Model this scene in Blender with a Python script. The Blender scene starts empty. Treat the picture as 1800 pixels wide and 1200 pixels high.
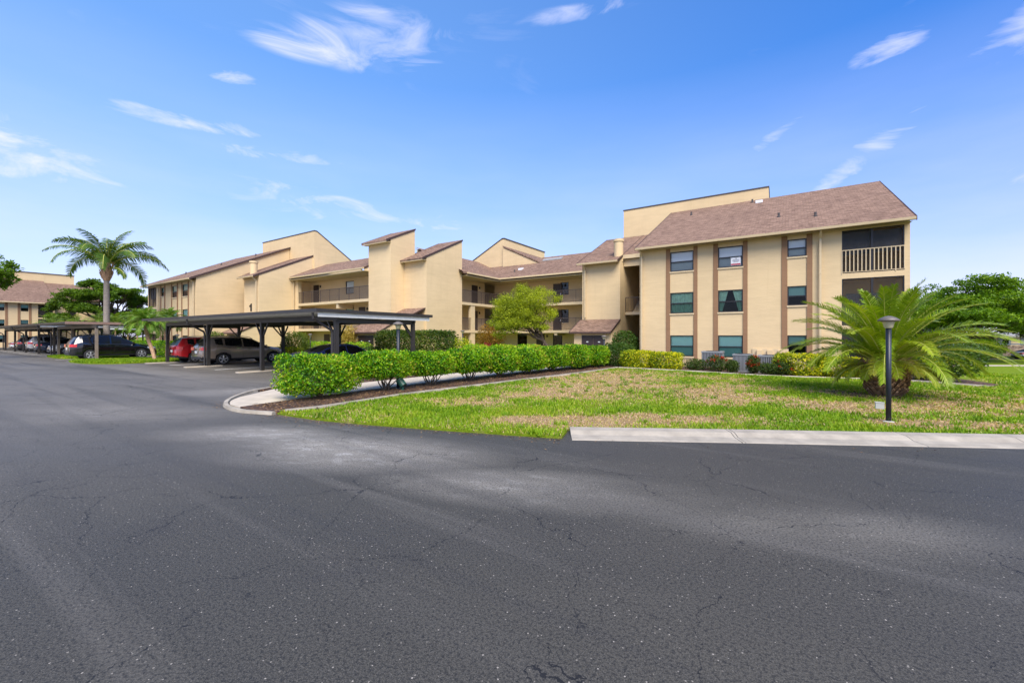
import bpy, bmesh, math, random
import numpy as np
from mathutils import Vector, Matrix

random.seed(7); RNG = np.random.default_rng(7)
SC = bpy.context.scene
COL = SC.collection
R = math.radians

# ------------------------------------------------------------------ camera
cam_d = bpy.data.cameras.new('camera'); cam = bpy.data.objects.new('camera', cam_d); COL.objects.link(cam)
cam.location = (0, 0, 1.9); cam.rotation_euler = (R(90), 0, R(33.369))
cam_d.sensor_width = 36; cam_d.lens = 14.88; cam_d.shift_y = -0.0056; cam_d.clip_start = .05; cam_d.clip_end = 4000
SC.camera = cam

# ------------------------------------------------------------------ light
SUN_EL, SUN_AZ = 50, 137           # azimuth clockwise from +Y
SUN_STRENGTH, SKY_STRENGTH, EXPOSURE = 3.0, 0.09, 1.15
SC.view_settings.view_transform = 'Standard'; SC.view_settings.look = 'None'
SC.view_settings.exposure = EXPOSURE; SC.view_settings.gamma = 1
sd = bpy.data.lights.new('sun', 'SUN'); so = bpy.data.objects.new('sun', sd); COL.objects.link(so)
sd.energy = SUN_STRENGTH; sd.angle = R(40); sd.color = (1, .91, .77)
_d = Vector((math.sin(R(SUN_AZ))*math.cos(R(SUN_EL)), math.cos(R(SUN_AZ))*math.cos(R(SUN_EL)), math.sin(R(SUN_EL))))
so.rotation_euler = (-_d).to_track_quat('-Z', 'Y').to_euler(); so.location = (0, -20, 40)


class NT:
    """small node-tree helper"""
    def __init__(s, tree): s.t = tree; s.n = tree.nodes; s.l = tree.links
    def new(s, typ, **kw):
        n = s.n.new(typ)
        for k, v in kw.items(): setattr(n, k, v)
        return n
    def set(s, n, **kw):
        for k, v in kw.items(): s.put(n.inputs[k], v)
    def put(s, sock, v):
        if hasattr(v, 'links') and hasattr(v, 'is_output'): s.l.new(v, sock)
        else: sock.default_value = v
    def math(s, op, a, b=0., c=None, clamp=False):
        n = s.new('ShaderNodeMath', operation=op, use_clamp=clamp); s.put(n.inputs[0], a); s.put(n.inputs[1], b)
        if c is not None: s.put(n.inputs[2], c)
        return n.outputs[0]
    def mix(s, f, a, b, mode='MIX'):
        n = s.new('ShaderNodeMix', data_type='RGBA', blend_type=mode)
        s.put(n.inputs[0], f); s.put(n.inputs[6], a); s.put(n.inputs[7], b); return n.outputs[2]
    def noise(s, vec, scale, detail=3., rough=.5, dist=0.):
        n = s.new('ShaderNodeTexNoise')
        if vec is not None: s.l.new(vec, n.inputs['Vector'])
        n.inputs['Scale'].default_value = scale; n.inputs['Detail'].default_value = detail
        n.inputs['Roughness'].default_value = rough; n.inputs['Distortion'].default_value = dist
        return n.outputs['Fac']
    def ramp(s, f, stops, interp='LINEAR'):
        n = s.new('ShaderNodeValToRGB'); n.color_ramp.interpolation = interp
        e = n.color_ramp.elements
        while len(e) < len(stops): e.new(.5)
        for i, (p, c) in enumerate(stops):
            e[i].position = p; e[i].color = c if len(c) == 4 else (*c, 1)
        s.l.new(f, n.inputs[0]); return n.outputs[0]
    def rng(s, f, a, b, c=0., d=1.):
        n = s.new('ShaderNodeMapRange'); s.put(n.inputs[0], f)
        for i, v in enumerate((a, b, c, d)): n.inputs[i+1].default_value = v
        return n.outputs[0]
    def mapping(s, vec, scale=(1, 1, 1), rot=(0, 0, 0), loc=(0, 0, 0)):
        n = s.new('ShaderNodeMapping'); s.l.new(vec, n.inputs[0])
        n.inputs['Location'].default_value = loc; n.inputs['Rotation'].default_value = rot; n.inputs['Scale'].default_value = scale
        return n.outputs[0]


# ------------------------------------------------------------------ sky
w = bpy.data.worlds.new('World'); SC.world = w; w.use_nodes = True
N = NT(w.node_tree); N.n.clear()
sky = N.new('ShaderNodeTexSky', sky_type='NISHITA'); sky.sun_disc = False
sky.sun_elevation = R(SUN_EL); sky.sun_rotation = R(SUN_AZ); sky.air_density = 1.0; sky.dust_density = 0.6; sky.ozone_density = 3.0
tc = N.new('ShaderNodeTexCoord'); vec = tc.outputs['Generated']
sp = N.new('ShaderNodeSeparateXYZ'); N.l.new(vec, sp.inputs[0])
zz = N.math('MAXIMUM', sp.outputs[2], 0.0)
def cloud(az, el, raz, rel, tilt, amt):
    """soft patch round a compass direction; azimuth clockwise from +Y"""
    a, e = R(az), R(el); d = Vector((math.sin(a)*math.cos(e), math.cos(a)*math.cos(e), math.sin(e)))
    u = Vector((math.cos(a), -math.sin(a), 0)); v = u.cross(d); c, q = math.cos(R(tilt)), math.sin(R(tilt)); u, v = u*c+v*q, v*c-u*q
    def dot(w_, r_):
        n = N.new('ShaderNodeVectorMath', operation='DOT_PRODUCT'); N.l.new(vec, n.inputs[0]); n.inputs[1].default_value = w_
        return N.math('POWER', N.math('ABSOLUTE', N.math('DIVIDE', n.outputs['Value'], math.sin(R(r_)))), 2.)
    n = N.new('ShaderNodeVectorMath', operation='DOT_PRODUCT'); N.l.new(vec, n.inputs[0]); n.inputs[1].default_value = d
    r2 = N.math('ADD', dot(u, raz), dot(v, rel)); m = N.math('MULTIPLY', N.rng(r2, 0., 1., 1., 0.), N.math('GREATER_THAN', n.outputs['Value'], .3))
    return N.math('MULTIPLY', m, amt)
CL = [(-50.5, 33.5, 10, 3.6, 4, 1.0), (-60, 31.5, 6, 1.6, 0, .75), (-67, 27, 3, .9, 0, .8), (-71, 22.0, 8, 1.1, 3, .85), (-62, 20.5, 9, 1.0, 3, .7), (-83, 16.5, 9, 4.2, -14, 1.0), (-58, 15.5, 17, 3.0, -5, .62), (-43, 14.5, 5, 2.0, 0, .62), (-25, 37, 7, 1.0, 3, .7),
      (17.5, 24.5, 6.5, 2.4, 25, .9), (8.5, 27, 3.5, 1.4, 10, .75), (5.5, 17.5, 12, 1.7, 38, .95), (17, 14, 5, 2.0, 0, .8), (-3, 21, 9, 1.0, 30, .5)]
mask = None
for c_ in CL: m_ = cloud(*c_); mask = m_ if mask is None else N.math('MAXIMUM', mask, m_)
wv_ = N.mapping(vec, (3.2, 3.2, 11))
wisp = N.noise(wv_, 1.9, 12., .62, .9)
thin = N.math('MULTIPLY', N.rng(N.noise(N.mapping(vec, (2, 2, 9)), 1.3, 8., .62, 1.), .56, .80), .16)
cl = N.math('MULTIPLY', N.rng(N.math('ADD', mask, N.math('MULTIPLY', N.math('SUBTRACT', wisp, .5), 4.6)), .18, 1.7), N.math('MINIMUM', N.math('MULTIPLY', mask, 2.2), 1.), clamp=True)
cl = N.math('MULTIPLY', cl, .82)
hl = N.new('ShaderNodeVectorMath', operation='DOT_PRODUCT'); N.l.new(vec, hl.inputs[0]); hl.inputs[1].default_value = (-.93, .15, .05)
haze_left = N.rng(hl.outputs['Value'], -.2, 1.0, 0., .30)
low = N.rng(zz, .0, .50, .80, .0)                         # thin veil near the horizon
veil = N.math('MULTIPLY', low, N.rng(N.noise(N.mapping(vec, (1.5, 1.5, 7)), 1.2, 6., .55), .3, .7, .55, 1.0))
fac = N.math('MAXIMUM', N.math('MAXIMUM', cl, veil), thin, clamp=True)
hs = N.new('ShaderNodeHueSaturation'); hs.inputs['Saturation'].default_value = 1.35; hs.inputs['Value'].default_value = 1.0
N.l.new(sky.outputs[0], hs.inputs['Color'])
skyc = N.mix(1.0, hs.outputs[0], N.ramp(zz, [(.05, (1.0, .78, 1.0)), (.35, (.84, .98, 1.30)), (.7, (.74, 1.0, 1.42))]), 'MULTIPLY')
skyc = N.mix(haze_left, skyc, (3.2, 5.2, 7.4, 1))
colr = N.mix(fac, skyc, (4.9, 5.0, 6.4, 1))
bg = N.new('ShaderNodeBackground'); bg.inputs[1].default_value = SKY_STRENGTH; N.l.new(colr, bg.inputs[0])
N.l.new(bg.outputs[0], N.new('ShaderNodeOutputWorld').inputs[0])

# ------------------------------------------------------------------ materials
def base_mat(name):
    m = bpy.data.materials.new(name); m.use_nodes = True
    n = NT(m.node_tree); n.n.clear()
    out = n.new('ShaderNodeOutputMaterial'); b = n.new('ShaderNodeBsdfPrincipled'); n.l.new(b.outputs[0], out.inputs[0])
    return m, n, b, out

def mat(name, col, rough=.6, var=.12, vscale=3., bump=0., bscale=40., metal=0., spec=.5, coat=0.):
    m, n, b, o = base_mat(name)
    ob = n.new('ShaderNodeTexCoord').outputs['Object']
    f = n.noise(ob, vscale, 5., .6)
    c1 = [min(1, x*(1-var)) for x in col]; c2 = [min(1, x*(1+var)) for x in col]
    n.put(b.inputs['Base Color'], n.ramp(f, [(.3, c1), (.7, c2)]))
    b.inputs['Roughness'].default_value = rough; b.inputs['Metallic'].default_value = metal
    b.inputs['Specular IOR Level'].default_value = spec; b.inputs['Coat Weight'].default_value = coat
    b.inputs['Coat Roughness'].default_value = .04
    if bump:
        bn = n.new('ShaderNodeBump'); bn.inputs['Strength'].default_value = bump; bn.inputs['Distance'].default_value = .02
        n.l.new(n.noise(ob, bscale, 4., .6), bn.inputs['Height']); n.l.new(bn.outputs[0], b.inputs['Normal'])
    return m

def stucco(name, col):
    m, n, b, o = base_mat(name)
    ob = n.new('ShaderNodeTexCoord').outputs['Object']
    f1 = n.noise(ob, .35, 4., .6); f2 = n.noise(n.mapping(ob, (.5, .5, 3.2)), 1.3, 5., .65)
    f = n.math('ADD', n.math('MULTIPLY', f1, .6), n.math('MULTIPLY', f2, .4))
    c = n.ramp(f, [(.3, [x*.86 for x in col]), (.55, col), (.75, [min(1, x*1.07) for x in col])])
    # faint dirt streaks
    st = n.rng(n.noise(n.mapping(ob, (2.2, 2.2, .12)), 1.6, 4., .6), .57, .80, 0., .17)
    c = n.mix(st, c, (col[0]*.6, col[1]*.55, col[2]*.5, 1))
    n.put(b.inputs['Base Color'], c); b.inputs['Roughness'].default_value = .9; b.inputs['Specular IOR Level'].default_value = .2
    bn = n.new('ShaderNodeBump'); bn.inputs['Strength'].default_value = .32; bn.inputs['Distance'].default_value = .03
    h = n.math('ADD', n.noise(n.mapping(ob, (.5, .5, 2.2)), 4.5, 5., .6), n.math('MULTIPLY', n.noise(ob, 26, 3.), .5))
    n.put(bn.inputs['Height'], h); n.l.new(bn.outputs[0], b.inputs['Normal'])
    return m

def shingle(name, along_y=False):
    m, n, b, o = base_mat(name)
    ob = n.new('ShaderNodeTexCoord').outputs['Object']
    if along_y: ob = n.mapping(ob, (1, 1, 1), (0, 0, R(90)))
    mp = n.mapping(ob, (1, 1.1, 0))
    br = n.new('ShaderNodeTexBrick'); n.l.new(mp, br.inputs['Vector'])
    br.inputs['Scale'].default_value = 1.; br.inputs['Brick Width'].default_value = .30; br.inputs['Row Height'].default_value = .14
    br.inputs['Mortar Size'].default_value = .012; br.inputs['Bias'].default_value = -.05
    br.inputs['Color1'].default_value = (.115, .066, .043, 1); br.inputs['Color2'].default_value = (.33, .21, .145, 1); br.inputs['Mortar'].default_value = (.05, .03, .022, 1)
    br.offset_frequency = 2; br.squash = 1.
    f = n.noise(n.mapping(ob, (2.2, 5.5, 1)), 1.6, 6., .7)
    c = n.mix(n.rng(f, .35, .68, 0, .7), br.outputs[0], (.365, .24, .17, 1))
    g = n.noise(ob, 90, 2.); c = n.mix(n.rng(g, .35, .7, 0, .35), c, (.07, .04, .03, 1))
    c = n.mix(n.rng(n.noise(ob, .3, 3.), .5, .75, 0, .3), c, (.10, .06, .045, 1))
    n.put(b.inputs['Base Color'], c); b.inputs['Roughness'].default_value = .92; b.inputs['Specular IOR Level'].default_value = .2
    bn = n.new('ShaderNodeBump'); bn.inputs['Strength'].default_value = .7; bn.inputs['Distance'].default_value = .03
    n.l.new(br.outputs['Fac'], bn.inputs['Height']); bn.invert = True; n.l.new(bn.outputs[0], b.inputs['Normal'])
    return m

def leafmat(name, cols, trans=.32, rough=.42):
    """leaf colour picked per leaf by the stored random attribute 'tint'"""
    m, n, b, o = base_mat(name)
    at = n.new('ShaderNodeAttribute'); at.attribute_name = 'tint'
    k = len(cols)
    c = n.ramp(at.outputs['Fac'], [(i/(k-1), cols[i]) for i in range(k)])
    n.put(b.inputs['Base Color'], c); b.inputs['Roughness'].default_value = rough; b.inputs['Specular IOR Level'].default_value = .22
    t = n.new('ShaderNodeBsdfTranslucent'); n.put(t.inputs[0], n.mix(1., c, (1.7, 1.7, .5, 1), 'MULTIPLY'))
    mx = n.new('ShaderNodeMixShader'); mx.inputs[0].default_value = trans
    n.l.new(b.outputs[0], mx.inputs[1]); n.l.new(t.outputs[0], mx.inputs[2]); n.l.new(mx.outputs[0], o.inputs[0])
    return m

def glass(name, tint, refl=.16):
    m, n, b, o = base_mat(name)
    tr = n.new('ShaderNodeBsdfTransparent'); tr.inputs[0].default_value = (*tint, 1)
    gl = n.new('ShaderNodeBsdfGlossy'); gl.inputs['Roughness'].default_value = .03; gl.inputs[0].default_value = (.9, .95, 1, 1)
    fr = n.new('ShaderNodeFresnel'); fr.inputs[0].default_value = 1.33
    mx = n.new('ShaderNodeMixShader'); n.put(mx.inputs[0], n.math('ADD', fr.outputs[0], refl, clamp=True))
    n.l.new(tr.outputs[0], mx.inputs[1]); n.l.new(gl.outputs[0], mx.inputs[2]); n.l.new(mx.outputs[0], o.inputs[0])
    return m

def screenmat(name, col, alpha):
    m, n, b, o = base_mat(name)
    tr = n.new('ShaderNodeBsdfTransparent')
    b.inputs['Base Color'].default_value = (*col, 1); b.inputs['Roughness'].default_value = .7
    ob = n.new('ShaderNodeTexCoord').outputs['Object']
    mx = n.new('ShaderNodeMixShader'); n.put(mx.inputs[0], n.rng(n.noise(ob, 1.5, 2.), .3, .7, alpha-.06, alpha+.06))
    n.l.new(tr.outputs[0], mx.inputs[1]); n.l.new(b.outputs[0], mx.inputs[2]); n.l.new(mx.outputs[0], o.inputs[0])
    return m

def slatted(name, c1, c2, pitch):
    m, n, b, o = base_mat(name)
    ob = n.new('ShaderNodeTexCoord').outputs['Object']
    wv = n.new('ShaderNodeTexWave', wave_type='BANDS', bands_direction='Z', wave_profile='SAW'); n.l.new(ob, wv.inputs[0])
    wv.inputs['Scale'].default_value = .314/pitch; wv.inputs['Distortion'].default_value = .15
    n.put(b.inputs['Base Color'], n.ramp(wv.outputs['Fac'], [(0, c1), (.75, c2), (1, c1)])); b.inputs['Roughness'].default_value = .6
    return m

def asphalt(name):
    m, n, b, o = base_mat(name)
    ob = n.new('ShaderNodeTexCoord').outputs['Object']
    # broad wear
    rd = n.mapping(ob, (1, 1, 1), (0, 0, R(-20)))
    f = n.noise(n.mapping(rd, (.10, .30, 1)), 1.0, 4., .55)
    c = n.ramp(f, [(.28, (.021, .0195, .0145)), (.5, (.036, .033, .0245)), (.72, (.065, .059, .0445))])
    # bleached sandy patches where cars turn
    pa = n.noise(n.mapping(rd, (.22, .55, 1), (0, 0, 0), (2.2, .6, 0)), 1., 5., .6)
    sep = n.new('ShaderNodeSeparateXYZ'); n.l.new(ob, sep.inputs[0])
    def blob(x, y, rx, ry, a):
        v = n.mapping(ob, (1, 1, 0), (0, 0, 0), (-x, -y, 0)); v = n.mapping(v, (1, 1, 1), (0, 0, R(-a))); v = n.mapping(v, (1/rx, 1/ry, 0))
        ln = n.new('ShaderNodeVectorMath', operation='LENGTH'); n.l.new(v, ln.inputs[0]); return n.rng(ln.outputs['Value'], .25, 1., 1., 0.)
    mask = n.math('MAXIMUM', n.math('MAXIMUM', blob(-6.4, 4.3, 3.2, 1.3, 20), blob(-8.6, 4.2, 2.4, 1.0, 30)), n.math('MULTIPLY', blob(-2.6, 4.6, 2.6, .8, 20), .8))
    mask = n.math('MAXIMUM', mask, n.math('MULTIPLY', blob(-15.5, 7.8, 3.6, 1.6, 60), .75))
    mask = n.math('MAXIMUM', mask, n.math('MULTIPLY', blob(.2, 5.2, 2.2, .7, 24), .45))
    mask = n.math('MAXIMUM', mask, n.math('MULTIPLY', blob(-14, 3.5, 4.5, 1.8, 40), .5))
    mask = n.math('MAXIMUM', mask, n.math('MULTIPLY', blob(-26, 8.2, 14, 1.4, 2), .55))
    wp = n.math('MULTIPLY', mask, n.rng(pa, .30, .56, .2, 1.), clamp=True)
    c = n.mix(n.math('MULTIPLY', wp, .95), c, (.33, .30, .245, 1))
    flake = n.math('MULTIPLY', n.rng(n.noise(n.mapping(rd, (.8, 1.6, 1)), 3.2, 8., .72), .51, .60), n.math('MULTIPLY', wp, wp), clamp=True)
    c = n.mix(n.math('MULTIPLY', flake, .85), c, (.50, .48, .43, 1))
    for x_, y_, rx_, ry_, a_ in ((-11.5, 3.2, .40, .16, 30), (-12.4, 4.0, .35, .09, 30), (-5.2, 1.5, .3, .2, 0), (-3.0, 2.2, .5, .2, 50), (2.0, 3.6, .5, .16, 30), (-8.5, 1.2, .35, .2, 10)):
        c = n.mix(n.math('MULTIPLY', n.math('MULTIPLY', blob(x_, y_, rx_*1.6, ry_*1.6, a_), n.rng(n.noise(ob, 7., 5., .7), .38, .6)), .75), c, (.014, .013, .012, 1))
    c = n.mix(n.math('MULTIPLY', n.rng(sep.outputs[0], -5., -17., 0., .6), n.rng(pa, .3, .6, .6, 1.)), c, (.25, .225, .19, 1))      # older, paler surface in the lot
    # tyre sweeps (dark, along the road)
    sw = n.noise(n.mapping(ob, (.05, 1.1, 1), (0, 0, R(-14))), 1., 3., .5, .6)
    c = n.mix(n.rng(sw, .53, .66, 0., .6), c, (.017, .0165, .0155, 1))
    sw2 = n.noise(n.mapping(ob, (.09, 1.5, 1), (0, 0, R(-38)), (3, 1, 0)), 1., 4., .55, .5)
    c = n.mix(n.rng(sw2, .56, .70, 0., .5), c, (.12, .11, .092, 1))
    # aggregate
    ag = n.noise(ob, 110, 2., .7); c = n.mix(n.rng(ag, .38, .66, 0., .62), c, (.135, .125, .105, 1))
    ag2 = n.noise(ob, 45, 2., .7); c = n.mix(n.rng(ag2, .46, .68, 0., .75), c, (.010, .010, .010, 1))
    vo = n.new('ShaderNodeTexVoronoi'); n.l.new(ob, vo.inputs['Vector']); vo.inputs['Scale'].default_value = 62
    ss = n.new('ShaderNodeSeparateColor'); n.l.new(vo.outputs['Color'], ss.inputs[0])
    pick = n.math('MULTIPLY', n.math('GREATER_THAN', ss.outputs[0], n.rng(n.noise(ob, .7, 4., .6), .35, .7, .99, .945)), n.math('LESS_THAN', vo.outputs['Distance'], .36))
    c = n.mix(n.math('MULTIPLY', pick, n.rng(ss.outputs[1], 0, 1, .1, .8)), c, (.40, .36, .30, 1))
    # cracks
    wob = n.new('ShaderNodeTexNoise'); n.l.new(ob, wob.inputs['Vector']); wob.inputs['Scale'].default_value = 1.3; wob.inputs['Detail'].default_value = 6; wob.inputs['Roughness'].default_value = .65
    va = n.new('ShaderNodeVectorMath', operation='MULTIPLY_ADD'); n.l.new(wob.outputs['Color'], va.inputs[0]); va.inputs[1].default_value = (.75, .75, 0); n.l.new(ob, va.inputs[2])
    cr = n.new('ShaderNodeTexVoronoi', feature='DISTANCE_TO_EDGE'); n.l.new(n.mapping(va.outputs[0], (1, 1, 0)), cr.inputs['Vector']); cr.inputs['Scale'].default_value = .62
    brk = n.rng(n.noise(ob, .6, 4.), .40, .58)
    wid = n.math('MULTIPLY', brk, n.rng(n.noise(ob, 3.1, 3.), .3, .7, .0012, .0050))
    ck = n.math('MULTIPLY', n.math('LESS_THAN', cr.outputs['Distance'], wid), .85)
    cr2 = n.new('ShaderNodeTexVoronoi', feature='DISTANCE_TO_EDGE'); n.l.new(n.mapping(va.outputs[0], (1, 1, 0), (0, 0, .7), (5.3, 2.1, 0)), cr2.inputs['Vector']); cr2.inputs['Scale'].default_value = 1.7
    b2 = n.math('MULTIPLY', n.rng(n.noise(ob, .9, 4., .6), .5, .62), .0062)
    ck = n.math('MAXIMUM', ck, n.math('MULTIPLY', n.math('LESS_THAN', cr2.outputs['Distance'], b2), .6))
    c = n.mix(ck, c, (.008, .008, .009, 1))
    n.put(b.inputs['Base Color'], c)
    n.put(b.inputs['Roughness'], n.rng(f, .3, .7, .55, .72)); b.inputs['Specular IOR Level'].default_value = .30
    bn = n.new('ShaderNodeBump'); bn.inputs['Strength'].default_value = .5; bn.inputs['Distance'].default_value = .008
    h = n.math('SUBTRACT', n.math('ADD', n.math('MULTIPLY', ag, .6), ag2), n.math('MULTIPLY', ck, 1.2))
    n.put(bn.inputs['Height'], h); n.l.new(bn.outputs[0], b.inputs['Normal'])
    return m

def lawnmat(name):
    m, n, b, o = base_mat(name)
    ob = n.new('ShaderNodeTexCoord').outputs['Object']
    at = n.new('ShaderNodeAttribute'); at.attribute_name = 'dry'
    d = n.math('ADD', at.outputs['Fac'], n.rng(n.noise(ob, 5., 6., .7), 0, 1, -.35, .35), clamp=True)
    g = n.ramp(n.noise(ob, 9., 6., .7), [(.3, (.08, .13, .006)), (.55, (.16, .23, .010)), (.75, (.26, .30, .03))])
    dr = n.ramp(n.noise(ob, 22., 5., .7), [(.3, (.20, .125, .06)), (.6, (.38, .265, .145)), (.8, (.52, .39, .235))])
    n.put(b.inputs['Base Color'], n.mix(n.rng(d, .35, .65), g, dr)); b.inputs['Roughness'].default_value = .95; b.inputs['Specular IOR Level'].default_value = .1
    bn = n.new('ShaderNodeBump'); bn.inputs['Strength'].default_value = .8; bn.inputs['Distance'].default_value = .04
    n.put(bn.inputs['Height'], n.noise(ob, 45, 4., .7)); n.l.new(bn.outputs[0], b.inputs['Normal'])
    return m

def mulchmat(name):
    m, n, b, o = base_mat(name)
    ob = n.new('ShaderNodeTexCoord').outputs['Object']
    vo = n.new('ShaderNodeTexVoronoi'); n.l.new(n.mapping(ob, (1, 1.7, 1), (0, 0, .5)), vo.inputs['Vector']); vo.inputs['Scale'].default_value = 14
    ss = n.new('ShaderNodeSeparateColor'); n.l.new(vo.outputs['Color'], ss.inputs[0])
    n.put(b.inputs['Base Color'], n.ramp(ss.outputs[0], [(0, (.018, .010, .007)), (.55, (.06, .028, .015)), (.85, (.14, .07, .032)), (1, (.26, .15, .07))]))
    b.inputs['Roughness'].default_value = .9
    bn = n.new('ShaderNodeBump'); bn.inputs['Strength'].default_value = 1.; bn.inputs['Distance'].default_value = .04
    n.put(bn.inputs['Height'], ss.outputs[1]); n.l.new(bn.outputs[0], b.inputs['Normal'])
    return m

def stonemat(name):
    m, n, b, o = base_mat(name)
    ob = n.new('ShaderNodeTexCoord').outputs['Object']
    vo = n.new('ShaderNodeTexVoronoi'); n.l.new(n.mapping(ob, (1, 1, 2)), vo.inputs['Vector']); vo.inputs['Scale'].default_value = 3
    ss = n.new('ShaderNodeSeparateColor'); n.l.new(vo.outputs['Color'], ss.inputs[0])
    n.put(b.inputs['Base Color'], n.ramp(ss.outputs[0], [(0, (.10, .07, .05)), (.5, (.19, .13, .10)), (1, (.30, .24, .19))])); b.inputs['Roughness'].default_value = .9
    return m

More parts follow.
